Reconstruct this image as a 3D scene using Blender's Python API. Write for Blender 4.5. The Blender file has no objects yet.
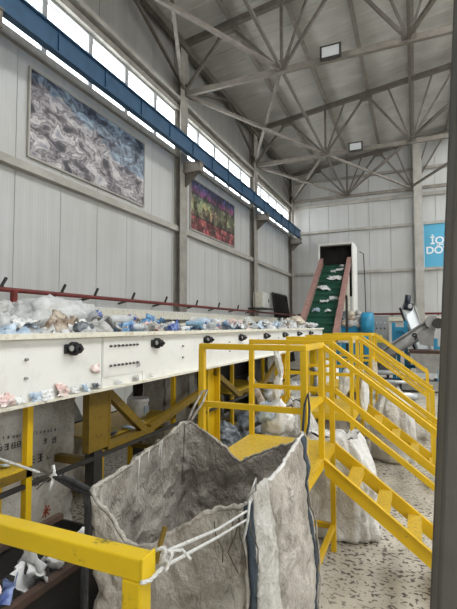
import bpy, bmesh, math, random
from mathutils import Vector, Matrix, noise
random.seed(7)
D = bpy.data
SC = bpy.context.scene
COL = SC.collection
R_ = math.radians

# ------------------------------------------------------------------ camera
H = 1.75
cd = D.cameras.new('camera'); cam = D.objects.new('camera', cd); COL.objects.link(cam)
cd.sensor_fit = 'HORIZONTAL'; cd.sensor_width = 36.0; cd.lens = 36.0 * 430.0 / 457.0
cd.clip_start = 0.05; cd.clip_end = 200
cam.location = (0, 0, H)
cam.rotation_euler = (R_(90 + 2.862), 0, R_(23.42))
SC.camera = cam

# ------------------------------------------------------------------ world: bright overcast sky
w = D.worlds.new('sky'); SC.world = w; w.use_nodes = True
bg = w.node_tree.nodes['Background']
bg.inputs[0].default_value = (1.0, 0.992, 0.975, 1); bg.inputs[1].default_value = 5.0

def portal(name, loc, rot, sx, sy):
    l = D.lights.new(name, 'AREA'); l.shape = 'RECTANGLE'; l.size = sx; l.size_y = sy
    l.cycles.is_portal = True
    o = D.objects.new(name, l); COL.objects.link(o); o.location = loc; o.rotation_euler = rot
    return o
ADDED_GATE = (7.0, 11.0, 4.5)      # x0, x1, height of an unseen gate added behind the camera for daylight
FY, BY = -6.0, 22.3           # front and back wall
WL, WR = -6.0, 16.0           # left and right wall
RIDGE = 5.0
portal('added_gate_daylight', ((ADDED_GATE[0]+ADDED_GATE[1])/2, FY-.05, ADDED_GATE[2]/2), (R_(90), 0, 0), ADDED_GATE[1]-ADDED_GATE[0], ADDED_GATE[2])
portal('left_window_daylight', (WL-.3, 8.1, 7.15), (0, R_(-90), 0), 1.1, 28)
portal('added_right_window_daylight', (WR+.3, 8.1, 6.6), (0, R_(90), 0), 1.8, 28)  # sky light through windows added in the unseen right wall
ADDED_SKYLIGHT = (2.8, 7.2)              # unseen ridge skylight added for top light, from x to x
portal('added_skylight_daylight', (5.0, 8.1, 12.2), (0, 0, 0), 4.4, 28)
vs = SC.view_settings
vs.view_transform = 'Standard'; vs.look = 'None'; vs.gamma = 1; vs.exposure = 0.88
vs.use_curve_mapping = False

# ------------------------------------------------------------------ materials
def newmat(name):
    m = D.materials.new(name); m.use_nodes = True
    nt = m.node_tree; b = nt.nodes['Principled BSDF']
    return m, nt, b
def N(nt, typ, **kw):
    n = nt.nodes.new(typ)
    for k, v in kw.items(): setattr(n, k, v)
    return n
def noise_tex(nt, scale, detail=4, rough=.55, stretch=None, coord='pos', dist=0):
    if coord == 'pos':
        g = N(nt, 'ShaderNodeNewGeometry'); out = g.outputs['Position']
    else:
        g = N(nt, 'ShaderNodeTexCoord'); out = g.outputs['Object']
    if stretch:
        mp = N(nt, 'ShaderNodeMapping'); mp.inputs['Scale'].default_value = stretch
        nt.links.new(out, mp.inputs['Vector']); out = mp.outputs['Vector']
    n = N(nt, 'ShaderNodeTexNoise'); n.inputs['Scale'].default_value = scale
    n.inputs['Detail'].default_value = detail; n.inputs['Roughness'].default_value = rough
    n.inputs['Distortion'].default_value = dist
    nt.links.new(out, n.inputs['Vector'])
    return n
def ramp(nt, src, stops):
    r = N(nt, 'ShaderNodeValToRGB'); e = r.color_ramp.elements
    while len(e) < len(stops): e.new(.5)
    for i, (p, c) in enumerate(stops):
        e[i].position = p; e[i].color = (*c, 1) if len(c) == 3 else c
    nt.links.new(src, r.inputs[0]); return r
def mix(nt, fac, a, b, mode='MIX'):
    m = N(nt, 'ShaderNodeMix', data_type='RGBA', blend_type=mode)
    for s, v in ((0, fac), (6, a), (7, b)):
        if hasattr(v, 'is_linked'): nt.links.new(v, m.inputs[s])
        elif s == 0: m.inputs[0].default_value = v
        else: m.inputs[s].default_value = (*v, 1)
    return m.outputs[2]
def bump(nt, b, h, strength=.3, dist=.01):
    n = N(nt, 'ShaderNodeBump'); n.inputs['Strength'].default_value = strength
    n.inputs['Distance'].default_value = dist
    nt.links.new(h, n.inputs['Height']); nt.links.new(n.outputs[0], b.inputs['Normal'])
def pm(name, c1, c2=None, scale=3, rough=.6, metal=0, lo=.35, hi=.7, bmp=0, bscale=40, stretch=None, coord='pos', spec=.4):
    m, nt, b = newmat(name)
    b.inputs['Roughness'].default_value = rough; b.inputs['Metallic'].default_value = metal
    b.inputs['Specular IOR Level'].default_value = spec
    if c2 is None: b.inputs['Base Color'].default_value = (*c1, 1)
    else:
        n = noise_tex(nt, scale, 5, .6, stretch, coord)
        r = ramp(nt, n.outputs[0], [(lo, c1), (hi, c2)])
        nt.links.new(r.outputs[0], b.inputs['Base Color'])
    if bmp:
        n2 = noise_tex(nt, bscale, 4, .6, None, coord)
        bump(nt, b, n2.outputs[0], bmp, .01)
    return m

M = {}
# yellow paint with dirt and scuffs
def yellow(name, base, dirt, amount, sc=26):
    m, nt, b = newmat(name)
    n1 = noise_tex(nt, 2.3, 4); n2 = noise_tex(nt, sc, 6, .7)
    c = ramp(nt, n1.outputs[0], [(.3, base), (.75, tuple(x*.78 for x in base))])
    f = ramp(nt, n2.outputs[0], [(amount, (0, 0, 0)), (amount+.09, (1, 1, 1))])
    o = mix(nt, f.outputs[0], c.outputs[0], dirt)
    nt.links.new(o, b.inputs['Base Color']); b.inputs['Roughness'].default_value = .45
    bump(nt, b, n2.outputs[0], .12, .004)
    return m
M['yellow'] = yellow('yellow_paint', (.74, .465, .006), (.36, .22, .015), .64)
M['yellow_deck'] = yellow('worn_yellow_deck', (.72, .47, .02), (.42, .28, .05), .50, 70)
M['yellow_shaded_dirty'] = yellow('shaded_dirty_yellow_paint', (.19, .118, .010), (.075, .052, .022), .56)  # yellow darkened to carry the shade under the conveyor, plus dirt
M['yellow_near'] = yellow('oily_yellow_paint', (.80, .54, .004), (.15, .11, .012), .60, 17)
M['cream'] = pm('cream_enamel', (.80, .795, .755), (.66, .65, .61), 5, .42, 0, .5, .85)
M['cream_edge'] = pm('scuffed_cream_enamel', (.76, .73, .62), (.48, .42, .31), 14, .5, 0, .5, .8)
M['steel'] = pm('grey_primed_steel', (.36, .34, .30), (.26, .24, .21), 4, .6, 0)
M['steel_pale'] = pm('pale_primed_steel', (.46, .44, .40), (.34, .32, .28), 3, .6, 0)
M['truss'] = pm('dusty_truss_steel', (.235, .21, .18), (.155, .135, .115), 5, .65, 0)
M['truss_web'] = pm('shaded_truss_steel', (.155, .135, .115), (.10, .088, .075), 5, .65, 0)  # darker copy of the truss steel, shade put into its colour
M['dark_steel'] = pm('dark_steel', (.036, .033, .03), (.02, .019, .017), 6, .6, 0)
M['black'] = pm('black_rubber', (.018, .018, .02), None, rough=.5)
M['red_pipe'] = pm('dark_red_pipe', (.20, .035, .03), (.12, .03, .025), 8, .5)
M['blue_beam'] = pm('blue_crane_beam', (.035, .095, .18), (.026, .07, .135), 3, .5)
M['machine_blue'] = pm('machine_blue', (.03, .27, .45), (.02, .19, .33), 6, .4)
M['machine_grey'] = pm('machine_grey', (.33, .325, .31), (.24, .235, .225), 6, .45, 0)
M['stainless'] = pm('pale_metal', (.62, .63, .64), (.45, .46, .47), 9, .35, .4)
M['pillar'] = pm('dark_grey_column_paint', (.13, .122, .108), (.095, .09, .08), 5, .7, 0, bmp=.15, bscale=60)
M['rust_pink'] = pm('faded_red_rail', (.36, .205, .175), (.25, .14, .12), 7, .6)
M['rust'] = pm('rusty_brown_steel', (.11, .065, .048), (.065, .045, .036), 12, .75)
M['belt_green'] = pm('green_pvc_belt', (.010, .075, .042), (.007, .05, .03), 4, .5)
M['belt_dark'] = pm('dark_belt', (.05, .05, .045), (.03, .03, .03), 5, .7)
M['hood_dark'] = pm('shade_black_hood_inside', (.02, .018, .016), (.035, .03, .025), 4, .8)  # near-black tone carries the shade inside the hood
M['frame_white'] = pm('white_window_frame', (.42, .43, .43), None, rough=.4)
M['rope'] = pm('white_rope', (.72, .72, .70), (.50, .49, .46), 60, .8)
M['strap_blue'] = pm('blue_grey_webbing', (.05, .068, .085), (.028, .038, .048), 40, .85, 0, bmp=.3, bscale=150)
M['strap_black'] = pm('black_webbing', (.022, .022, .024), (.05, .05, .05), 40, .85)
M['thread'] = pm('frayed_brown_thread', (.12, .10, .08), None, rough=.9)
M['white_paint'] = pm('white_print', (.82, .85, .86), None, rough=.5)
M['print_dark'] = pm('dark_bag_print', (.055, .05, .05), None, rough=.8)
M['print_red'] = pm('faded_red_print', (.38, .10, .06), None, rough=.8)
M['sign_blue'] = pm('sign_blue', (.10, .42, .62), (.09, .38, .57), 1.0, .45)
M['lamp_glass'] = pm('floodlight_glass', (.55, .57, .57), None, rough=.2)
M['yellow_label'] = pm('yellow_sticker', (.72, .62, .10), None, rough=.5)
M['motor'] = pm('dark_motor', (.03, .035, .045), (.05, .055, .07), 12, .35, .4)

# wall sandwich panel: pale grey with faint dirt runs and fine vertical ribs
def panel_mat(name, c1, c2, axis, dirt):
    m, nt, b = newmat(name)
    st = (6, 6, .25)
    n1 = noise_tex(nt, .9, 4, .6, st); n2 = noise_tex(nt, .5, 3)
    r1 = ramp(nt, n1.outputs[0], [(.3, c1), (.78, c2)])
    r2 = ramp(nt, n2.outputs[0], [(.35, (1, 1, 1)), (.8, dirt)])
    o = mix(nt, 1.0, r1.outputs[0], r2.outputs[0], 'MULTIPLY')
    nt.links.new(o, b.inputs['Base Color']); b.inputs['Roughness'].default_value = .42
    g = N(nt, 'ShaderNodeNewGeometry'); wv = N(nt, 'ShaderNodeTexWave', bands_direction=axis)
    wv.inputs['Scale'].default_value = 5.0
    nt.links.new(g.outputs['Position'], wv.inputs['Vector'])
    rr = ramp(nt, wv.outputs[0], [(.80, (0, 0, 0)), (.95, (1, 1, 1))])
    bump(nt, b, rr.outputs[0], .22, .006)
    return m
M['wall_y'] = panel_mat('wall_panel_side', (.585, .585, .575), (.49, .49, .475), 'Y', (.86, .85, .82))
M['wall_x'] = panel_mat('wall_panel_gable', (.585, .585, .575), (.50, .50, .485), 'X', (.88, .87, .85))
M['wall_upper'] = panel_mat('shade_toned_upper_panel', (.33, .325, .31), (.26, .255, .245), 'Y', (.85, .84, .82))  # darker than the wall below, shade above the windows put into the colour
M['seam'] = pm('dark_wall_backing', (.17, .17, .17), None, rough=.8)
def roof_mat():
    m, nt, b = newmat('roof_sheet')
    n1 = noise_tex(nt, .8, 5, .62); n2 = noise_tex(nt, 1.6, 4, .6, (.35, 6, 1))
    r1 = ramp(nt, n1.outputs[0], [(.3, (.40, .385, .355)), (.72, (.58, .565, .53))])
    r2 = ramp(nt, n2.outputs[0], [(.35, (1, 1, 1)), (.7, (.84, .83, .82))])
    o = mix(nt, 1.0, r1.outputs[0], r2.outputs[0], 'MULTIPLY')
    nt.links.new(o, b.inputs['Base Color']); b.inputs['Roughness'].default_value = .5
    g = N(nt, 'ShaderNodeNewGeometry'); wv = N(nt, 'ShaderNodeTexWave', bands_direction='Y')
    wv.inputs['Scale'].default_value = 3.2; nt.links.new(g.outputs['Position'], wv.inputs['Vector'])
    bump(nt, b, wv.outputs[0], .12, .01)
    return m
M['roof'] = roof_mat()
def floor_mat():
    m, nt, b = newmat('worn_concrete_floor')
    n1 = noise_tex(nt, .9, 6, .62); n2 = noise_tex(nt, 3.5, 5, .6)
    r1 = ramp(nt, n1.outputs[0], [(.3, (.42, .385, .32)), (.7, (.62, .575, .49))])
    r2 = ramp(nt, n2.outputs[0], [(.35, (.75, .74, .72)), (.65, (1, 1, 1))])
    c = mix(nt, 1.0, r1.outputs[0], r2.outputs[0], 'MULTIPLY')
    # trodden-in dark flakes of film
    v = noise_tex(nt, 26, 2.0, .5, (1.0, 1.3, 1), dist=.5)
    big = noise_tex(nt, 1.1, 3, .5)
    fl = ramp(nt, v.outputs[0], [(.56, (0, 0, 0)), (.585, (1, 1, 1))])
    fb = ramp(nt, big.outputs[0], [(.34, (.35, .35, .35)), (.46, (1, 1, 1))])
    ff = mix(nt, 1.0, fl.outputs[0], fb.outputs[0], 'MULTIPLY')
    o = mix(nt, ff, c, (.08, .072, .06))
    nt.links.new(o, b.inputs['Base Color']); b.inputs['Roughness'].default_value = .55
    bump(nt, b, v.outputs[0], .15, .004)
    return m
M['floor'] = floor_mat()
# woven polypropylene sack cloth
def sack_mat(name, c1, c2, stain, amt):
    m, nt, b = newmat(name)
    n1 = noise_tex(nt, 2.6, 6, .68); n2 = noise_tex(nt, 5, 7, .72, dist=.5); n3 = noise_tex(nt, 260, 2)
    r1 = ramp(nt, n1.outputs[0], [(.34, c2), (.62, c1)])
    r2 = ramp(nt, n2.outputs[0], [(amt, (1, 1, 1)), (amt+.24, stain)])
    o = mix(nt, 1.0, r1.outputs[0], r2.outputs[0], 'MULTIPLY')
    nt.links.new(o, b.inputs['Base Color']); b.inputs['Roughness'].default_value = .58
    hs = []
    for sc, st, wgt in ((7, (1, 1, .8), .6), (16, (1, 1, .55), .32), (34, (1, 1, .8), .16)):   # sharp ridged creases
        n4 = noise_tex(nt, sc, 3, .55, st, dist=.9)
        sb = N(nt, 'ShaderNodeMath', operation='SUBTRACT'); sb.inputs[1].default_value = .5; nt.links.new(n4.outputs[0], sb.inputs[0])
        ab = N(nt, 'ShaderNodeMath', operation='ABSOLUTE'); nt.links.new(sb.outputs[0], ab.inputs[0])
        ml = N(nt, 'ShaderNodeMath', operation='MULTIPLY'); ml.inputs[1].default_value = -wgt*2; nt.links.new(ab.outputs[0], ml.inputs[0])
        hs.append(ml.outputs[0])
    a1 = N(nt, 'ShaderNodeMath', operation='ADD'); nt.links.new(hs[0], a1.inputs[0]); nt.links.new(hs[1], a1.inputs[1])
    a2 = N(nt, 'ShaderNodeMath', operation='ADD'); nt.links.new(a1.outputs[0], a2.inputs[0]); nt.links.new(hs[2], a2.inputs[1])
    ad = N(nt, 'ShaderNodeMath', operation='MULTIPLY_ADD'); ad.inputs[1].default_value = .03
    nt.links.new(n3.outputs[0], ad.inputs[0]); nt.links.new(a2.outputs[0], ad.inputs[2])
    bump(nt, b, ad.outputs[0], .75, .05)
    return m
M['sack_grey'] = sack_mat('dusty_grey_sack_cloth', (.55, .51, .45), (.32, .29, .25), (.40, .37, .335), .45)
M['sack_white'] = sack_mat('white_sack_cloth', (.78, .765, .735), (.60, .58, .545), (.62, .60, .56), .5)
M['sack_light'] = sack_mat('pale_sack_cloth', (.68, .655, .61), (.50, .475, .43), (.55, .52, .48), .5)
M['sack_hung'] = sack_mat('shaded_stained_sack_cloth', (.54, .51, .46), (.40, .375, .335), (.6, .58, .55), .46)  # white cloth toned down to carry the shade under the conveyor
M['sack_dull'] = sack_mat('dull_sack_cloth', (.44, .42, .38), (.34, .32, .29), (.62, .6, .56), .48)
# plastic waste
def film(name, c1, c2, alpha=1.0, rough=.28, scale=14):
    m, nt, b = newmat(name)
    n = noise_tex(nt, scale, 4, .6)
    r = ramp(nt, n.outputs[0], [(.38, c1), (.64, c2)])
    nt.links.new(r.outputs[0], b.inputs['Base Color']); b.inputs['Roughness'].default_value = rough
    b.inputs['Alpha'].default_value = alpha
    n2 = noise_tex(nt, 45, 4, .6); bump(nt, b, n2.outputs[0], .5, .012)
    return m
FILM = {
 'clear': film('clear_film', (.58, .585, .57), (.82, .825, .82), .72),
 'white': film('white_film', (.66, .66, .65), (.84, .84, .83), 1),
 'grey': film('grey_film', (.34, .33, .31), (.62, .61, .58), .92),
 'pale_blue': film('pale_blue_film', (.36, .47, .60), (.66, .74, .82), .92),
 'blue': film('blue_film', (.06, .20, .42), (.32, .52, .72), 1),
 'brown': film('brown_film', (.22, .15, .10), (.55, .47, .38), 1),
 'pink': film('pink_film', (.74, .48, .44), (.84, .74, .70), 1),
 'red': film('red_film', (.42, .05, .04), (.70, .40, .36), 1),
 'dark': film('dark_film', (.05, .06, .07), (.20, .22, .24), 1),
 'teal': film('teal_film', (.04, .16, .18), (.20, .36, .38), 1),
 'royal': film('royal_blue_film', (.05, .09, .34), (.28, .36, .62), 1),
 'tan': film('tan_film', (.50, .42, .30), (.70, .64, .54), 1),
}
M['pet'] = film('clear_bottle_plastic', (.62, .66, .68), (.80, .83, .84), .6, .12)
M['pet_blue'] = film('blue_bottle_plastic', (.20, .40, .58), (.45, .62, .76), .75, .12)
def pane_mat():
    m = D.materials.new('window_glass'); m.use_nodes = True; nt = m.node_tree
    nt.nodes.remove(nt.nodes['Principled BSDF'])
    t = N(nt, 'ShaderNodeBsdfTransparent'); t.inputs[0].default_value = (.9, .93, .95, 1)
    g = N(nt, 'ShaderNodeBsdfGlossy'); g.inputs['Roughness'].default_value = .1
    mx = N(nt, 'ShaderNodeMixShader'); mx.inputs[0].default_value = .08
    nt.links.new(t.outputs[0], mx.inputs[1]); nt.links.new(g.outputs[0], mx.inputs[2])
    nt.links.new(mx.outputs[0], nt.nodes['Material Output'].inputs[0])
    return m
M['glass'] = pane_mat()

# ------------------------------------------------------------------ mesh helpers
class MB:
    def __init__(s): s.bm = bmesh.new()
    def quadbox(s, pts):
        v = [s.bm.verts.new(p) for p in pts]
        for f in ((0,3,2,1),(4,5,6,7),(0,1,5,4),(1,2,6,5),(2,3,7,6),(3,0,4,7)): s.bm.faces.new([v[i] for i in f])
        return s
    def box(s, x0, x1, y0, y1, z0, z1):
        return s.quadbox([(x0,y0,z0),(x1,y0,z0),(x1,y1,z0),(x0,y1,z0),(x0,y0,z1),(x1,y0,z1),(x1,y1,z1),(x0,y1,z1)])
    def bar(s, p, q, a, b=None, up=(0, 0, 1)):
        b = b or a; p = Vector(p); q = Vector(q); d = (q-p).normalized(); up = Vector(up)
        if abs(d.dot(up)) > .98: up = Vector((0, 1, 0))
        sx = d.cross(up).normalized()*a/2; sz = sx.cross(d).normalized()*b/2
        return s.quadbox([p-sx-sz, p+sx-sz, p+sx+sz, p-sx+sz, q-sx-sz, q+sx-sz, q+sx+sz, q-sx+sz])
    def tube(s, pts, r, seg=8, caps=True):
        pts = [Vector(p) for p in pts]; rings = []; n = len(pts)
        rs = r if isinstance(r, (list, tuple)) else [r]*n
        px = None
        for i, p in enumerate(pts):
            d = (pts[min(i+1, n-1)]-pts[max(i-1, 0)]).normalized()
            if px is None:
                up = Vector((0, 0, 1)) if abs(d.z) < .9 else Vector((0, 1, 0)); px = d.cross(up).normalized()
            px = (px - d*px.dot(d)).normalized(); py = d.cross(px)
            rings.append([s.bm.verts.new(p+(px*math.cos(t)+py*math.sin(t))*rs[i]) for t in [2*math.pi*k/seg for k in range(seg)]])
        for i in range(n-1):
            for k in range(seg): s.bm.faces.new((rings[i][k], rings[i][(k+1)%seg], rings[i+1][(k+1)%seg], rings[i+1][k])).smooth = True
        if caps: s.bm.faces.new(rings[0][::-1]); s.bm.faces.new(rings[-1])
        return s
    def grid(s, rows):
        vv = [[s.bm.verts.new(p) for p in r] for r in rows]
        for i in range(len(vv)-1):
            for j in range(len(vv[0])-1): s.bm.faces.new((vv[i][j], vv[i][j+1], vv[i+1][j+1], vv[i+1][j])).smooth = True
        return s
    def prism(s, poly, axis, a, b):
        def P(u, v, t):
            return {'X': (t, u, v), 'Y': (u, t, v), 'Z': (u, v, t)}[axis]
        va = [s.bm.verts.new(P(u, v, a)) for u, v in poly]; vb = [s.bm.verts.new(P(u, v, b)) for u, v in poly]
        n = len(poly); s.bm.faces.new(va); s.bm.faces.new(vb[::-1])
        for i in range(n): s.bm.faces.new((va[i], vb[i], vb[(i+1)%n], va[(i+1)%n]))
        return s
    def build(s, name, mat, parent=None, bevel=0, solid=0):
        bmesh.ops.recalc_face_normals(s.bm, faces=s.bm.faces)
        me = D.meshes.new(name); s.bm.to_mesh(me); s.bm.free()
        me.materials.append(mat)
        o = D.objects.new(name, me); COL.objects.link(o)
        if parent: o.parent = parent
        if solid:
            md = o.modifiers.new('thickness', 'SOLIDIFY'); md.thickness = solid; md.offset = 0
        if bevel:
            md = o.modifiers.new('bevel', 'BEVEL'); md.width = bevel; md.segments = 2
        return o
def box(name, mat, parent, *a, bevel=0): return MB().box(*a).build(name, mat, parent, bevel)
def bar(name, mat, parent, p, q, a, b=None, bevel=0): return MB().bar(p, q, a, b).build(name, mat, parent, bevel)
def tube(name, mat, parent, pts, r, seg=8): return MB().tube(pts, r, seg).build(name, mat, parent)
def tag(o, label=None, cat=None, group=None, kind=None):
    if label: o['label'] = label
    if cat: o['category'] = cat
    if group: o['group'] = group
    if kind: o['kind'] = kind
    return o
def thing(name, label, cat, loc=(0, 0, 0), group=None):
    o = D.objects.new(name, None); COL.objects.link(o); o.location = loc; o.empty_display_size = .1
    return tag(o, label, cat, group)
def shift(o, loc):      # parts built in world coordinates under an empty that stands at the thing's base
    o.matrix_parent_inverse = Matrix.Translation(-Vector(loc)); return o
def settle(root):
    inv = Matrix.Translation(-root.location)
    for c in root.children: c.matrix_parent_inverse = inv
def copy_tree(o, parent=None):
    c = o.copy(); COL.objects.link(c); c.parent = parent
    if parent: c.matrix_parent_inverse = o.matrix_parent_inverse
    for ch in o.children: copy_tree(ch, c)
    return c

# ------------------------------------------------------------------ floor
tag(box('floor', M['floor'], None, WL-.2, WR+.2, FY, BY+.2, -.1, 0), 'worn concrete floor strewn with dark flakes', kind='structure')

# ------------------------------------------------------------------ left wall
EAVE = 9.95; SL = .137
def roof_z(x): return EAVE + SL*((x-WL) if x < RIDGE else (2*RIDGE-WL-x))
WZ0, WZ1 = 6.60, 7.76
wl = MB().box(WL-.22, WL-.12, FY, BY, 0, WZ0-.03).box(WL-.22, WL-.12, FY, BY, WZ1+.03, EAVE+.06).build('wall_left', M['seam'])
tag(wl, 'pale grey ribbed panel wall under a strip of windows', kind='structure')
def copies(first, offs):
    for o in offs:
        c = first.copy(); COL.objects.link(c); c.parent = first.parent; c.location = Vector(first.location)+Vector(o)
lp = box('wall_panel', M['wall_y'], wl, WL-.13, WL, FY+.006, FY+.994, 0, WZ0-.04)
copies(lp, [(0, k, 0) for k in range(1, 28)])
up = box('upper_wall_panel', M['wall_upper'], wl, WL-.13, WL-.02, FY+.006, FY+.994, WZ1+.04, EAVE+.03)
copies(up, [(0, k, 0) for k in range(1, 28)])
ntrim = [0]
def trim(mat, label, *b):
    ntrim[0] += 1
    return tag(box('trim_%d' % ntrim[0], mat, None, *b), label, kind='structure')
COLY = [-1.45, 4.35, 10.35, 16.25, 22.0]
trim(M['steel_pale'], 'horizontal wall rail halfway up the left wall', WL, WL+.14, FY, BY-.1, 4.33, 4.47)
trim(M['steel'], 'window sill rail of the left wall', WL, WL+.08, FY, BY-.1, WZ0-.18, WZ0-.04)
trim(M['steel_pale'], 'rail above the left window strip, paled to look lit', WL, WL+.2, FY, BY-.1, 7.98, 8.06)  # pale tone stands in for window light on this rail
trim(M['steel'], 'dark head rail over the left window strip', WL-.05, WL+.1, FY, BY-.1, WZ1, WZ1+.14)
# windows of the left wall
k = 0; nwin = 0
for b0, b1 in zip([FY]+COLY[:-1], COLY):
    n = max(1, round((b1-b0)/1.18)); wdt = (b1-b0)/n
    for i in range(n):
        y0 = b0+i*wdt; y1 = y0+wdt; nwin += 1
        m = MB()
        m.box(WL-.09, WL-.01, y0, y0+.06, WZ0, WZ1).box(WL-.09, WL-.01, y1-.06, y1, WZ0, WZ1)
        m.box(WL-.09, WL-.01, y0+.06, y1-.06, WZ0, WZ0+.05).box(WL-.09, WL-.01, y0+.06, y1-.06, WZ1-.05, WZ1)
        f = m.build('window_%d' % nwin, M['frame_white'])
        tag(f, 'white framed clerestory window high in the left wall', kind='structure')
        box('pane', M['glass'], f, WL-.055, WL-.045, y0+.06, y1-.06, WZ0+.05, WZ1-.05)

# ------------------------------------------------------------------ back wall (gable)
wb = MB().prism([(WL-.2, 0), (WR+.2, 0), (WR+.2, EAVE+.1), (RIDGE, roof_z(RIDGE)+.1), (WL-.2, EAVE+.1)], 'Y', BY+.13, BY+.2).build('wall_back', M['seam'])
tag(wb, 'pale grey ribbed gable wall at the far end', kind='structure')
for i in range(22):
    x0 = WL+i+.006; x1 = WL+i+.994
    MB().prism([(x0, 0), (x1, 0), (x1, roof_z(x1)+.08), (x0, roof_z(x0)+.08)], 'Y', BY, BY+.14).build('wall_panel', M['wall_x'], wb)
for z, hh, mm in ((4.45, .13, 'steel_pale'), (6.62, .13, 'steel_pale'), (8.02, .16, 'steel_pale'), (9.3, .12, 'steel')):
    trim(M[mm], 'horizontal rail across the far gable wall', WL+.3, WR, BY-.14, BY, z-hh/2, z+hh/2)
# right wall and front wall around the gate (behind the camera, their windows and gate are added to let daylight in)
wr = MB().box(WR, WR+.15, FY, BY, 0, 5.7).box(WR, WR+.15, FY, BY, 7.5, EAVE).build('wall_right', M['wall_y'])
tag(wr, 'pale ribbed panel wall with added windows', kind='structure')
for i in range(13):
    nwin += 1; y0 = FY+i*28.3/13; y1 = y0+28.3/13
    m = MB().box(WR+.02, WR+.1, y0, y0+.05, 5.7, 7.5).box(WR+.02, WR+.1, y1-.05, y1, 5.7, 7.5)
    m.box(WR+.02, WR+.1, y0+.05, y1-.05, 5.7, 5.76).box(WR+.02, WR+.1, y0+.05, y1-.05, 7.44, 7.5)
    f = m.build('window_%d' % nwin, M['frame_white']); tag(f, 'window added in the unseen right wall', kind='structure')
    box('pane', M['glass'], f, WR+.055, WR+.065, y0+.05, y1-.05, 5.76, 7.44)
m = MB().box(WL-.2, ADDED_GATE[0], FY-.15, FY, 0, ADDED_GATE[2]).box(ADDED_GATE[1], WR+.2, FY-.15, FY, 0, ADDED_GATE[2])
m.prism([(WL-.2, ADDED_GATE[2]), (WR+.2, ADDED_GATE[2]), (WR+.2, EAVE), (RIDGE, roof_z(RIDGE)), (WL-.2, EAVE)], 'Y', FY-.15, FY)
tag(m.build('wall_front', M['wall_x']), 'gable wall with an added open gate', kind='structure')

# ------------------------------------------------------------------ roof
rc = MB()
for xa, xb in ((WL-.4, ADDED_SKYLIGHT[0]), (ADDED_SKYLIGHT[1], WR+.4)):
    za, zb = roof_z(xa)+.1, roof_z(xb)+.1
    rc.quadbox([(xa, FY-.2, za), (xb, FY-.2, zb), (xb, BY+.25, zb), (xa, BY+.25, za), (xa, FY-.2, za+.1), (xb, FY-.2, zb+.1), (xb, BY+.25, zb+.1), (xa, BY+.25, za+.1)])
ceil = tag(rc.build('ceiling', M['roof']), 'grimy profiled metal roof over steel trusses', kind='structure')
def roof_panel(side):
    m = MB(); xa, xb = (WL-.15, ADDED_SKYLIGHT[0]) if side < 0 else (ADDED_SKYLIGHT[1], WR+.1)
    za, zb = roof_z(xa)+.03, roof_z(xb)+.03
    prof = [(0.0, .025), (.28, .025), (.30, .012), (.36, .012), (.38, .025), (.62, .025), (.64, .012), (.70, .012), (.72, .025), (.985, .025), (.99, .04), (1.0, .04)]
    for (u0, v0), (u1, v1) in zip(prof[:-1], prof[1:]):
        m.bm.faces.new([m.bm.verts.new(p) for p in ((xa, FY+u0, za+v0), (xb, FY+u0, zb+v0), (xb, FY+u1, zb+v1), (xa, FY+u1, za+v1))])
    return m.build('roof_panel', M['roof'], ceil)
for sd in (-1, 1):
    rp = roof_panel(sd); copies(rp, [(0, k, 0) for k in range(1, 29)])
for i in range(7):
    nwin += 1; y0 = FY+i*28.5/7; y1 = y0+28.5/7
    zr, za, zb = roof_z(RIDGE)+.15, roof_z(ADDED_SKYLIGHT[0])+.15, roof_z(ADDED_SKYLIGHT[1])+.15
    f = MB().bar((ADDED_SKYLIGHT[0], y0, za), (RIDGE, y0, zr), .08, .1).bar((RIDGE, y0, zr), (ADDED_SKYLIGHT[1], y0, zb), .08, .1).build('window_%d' % nwin, M['frame_white'])
    tag(f, 'ridge skylight added above the view', kind='structure')
    g = MB(); g.bm.faces.new([g.bm.verts.new(p) for p in ((ADDED_SKYLIGHT[0], y0, za), (RIDGE, y0, zr), (RIDGE, y1, zr), (ADDED_SKYLIGHT[0], y1, za))])
    g.bm.faces.new([g.bm.verts.new(p) for p in ((RIDGE, y0, zr), (ADDED_SKYLIGHT[1], y0, zb), (ADDED_SKYLIGHT[1], y1, zb), (RIDGE, y1, zr))])
    g.build('pane', M['glass'], f)
for i in range(15):
    x = WL+.05+i*1.5
    if x > WR: break
    if ADDED_SKYLIGHT[0] < x < ADDED_SKYLIGHT[1]: continue
    z = roof_z(x)
    MB().box(x-.035, x+.035, FY, BY, z-.17, z+.03).box(x+.036, x+.09, FY, BY, z-.168, z-.155).build('purlin', M['truss'], ceil)

# ------------------------------------------------------------------ columns, trusses and bracing
ords = ['nearest', 'second', 'third', 'fourth', 'corner']
def h_column(x, y, z1, lab, along='X', dpt=.2, wid=.4):
    t = thing('steel_column', lab, 'column', (x, y, 0), 'steel columns of the hall')
    if along == 'X':
        box('flange', M['steel'], t, dpt-.018, dpt, -wid/2, wid/2, 0, z1)
        box('flange', M['steel'], t, 0, .018, -wid/2, wid/2, 0, z1)
        box('web', M['steel'], t, .018, dpt-.018, -.012, .012, 0, z1)
    else:
        box('flange', M['steel_pale'], t, -wid/2, wid/2, -dpt, -dpt+.018, 0, z1)
        box('flange', M['steel_pale'], t, -wid/2, wid/2, -.018, 0, 0, z1)
        box('web', M['steel_pale'], t, -.012, .012, -dpt+.018, -.018, 0, z1)
    box('base_plate', M['steel'], t, *((-.02, dpt+.05, -.2, .2) if along == 'X' else (-.2, .2, -dpt-.05, .02)), 0, .025)
    return t
for i, y in enumerate(COLY):
    if i < 1: continue
    h_column(WL+.005, y-.07, 9.7, ['', 'steel column on the left wall before the large grey mural',
        'steel column on the left wall between the two murals', 'steel column beside the small wall cabinet',
        'steel column in the corner of the left and far walls'][i])
h_column(0.25, BY-.15, 10.6, 'steel column on the far wall beside the blue sign', 'Y', .3, .36)
BZ = H+6.52
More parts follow.
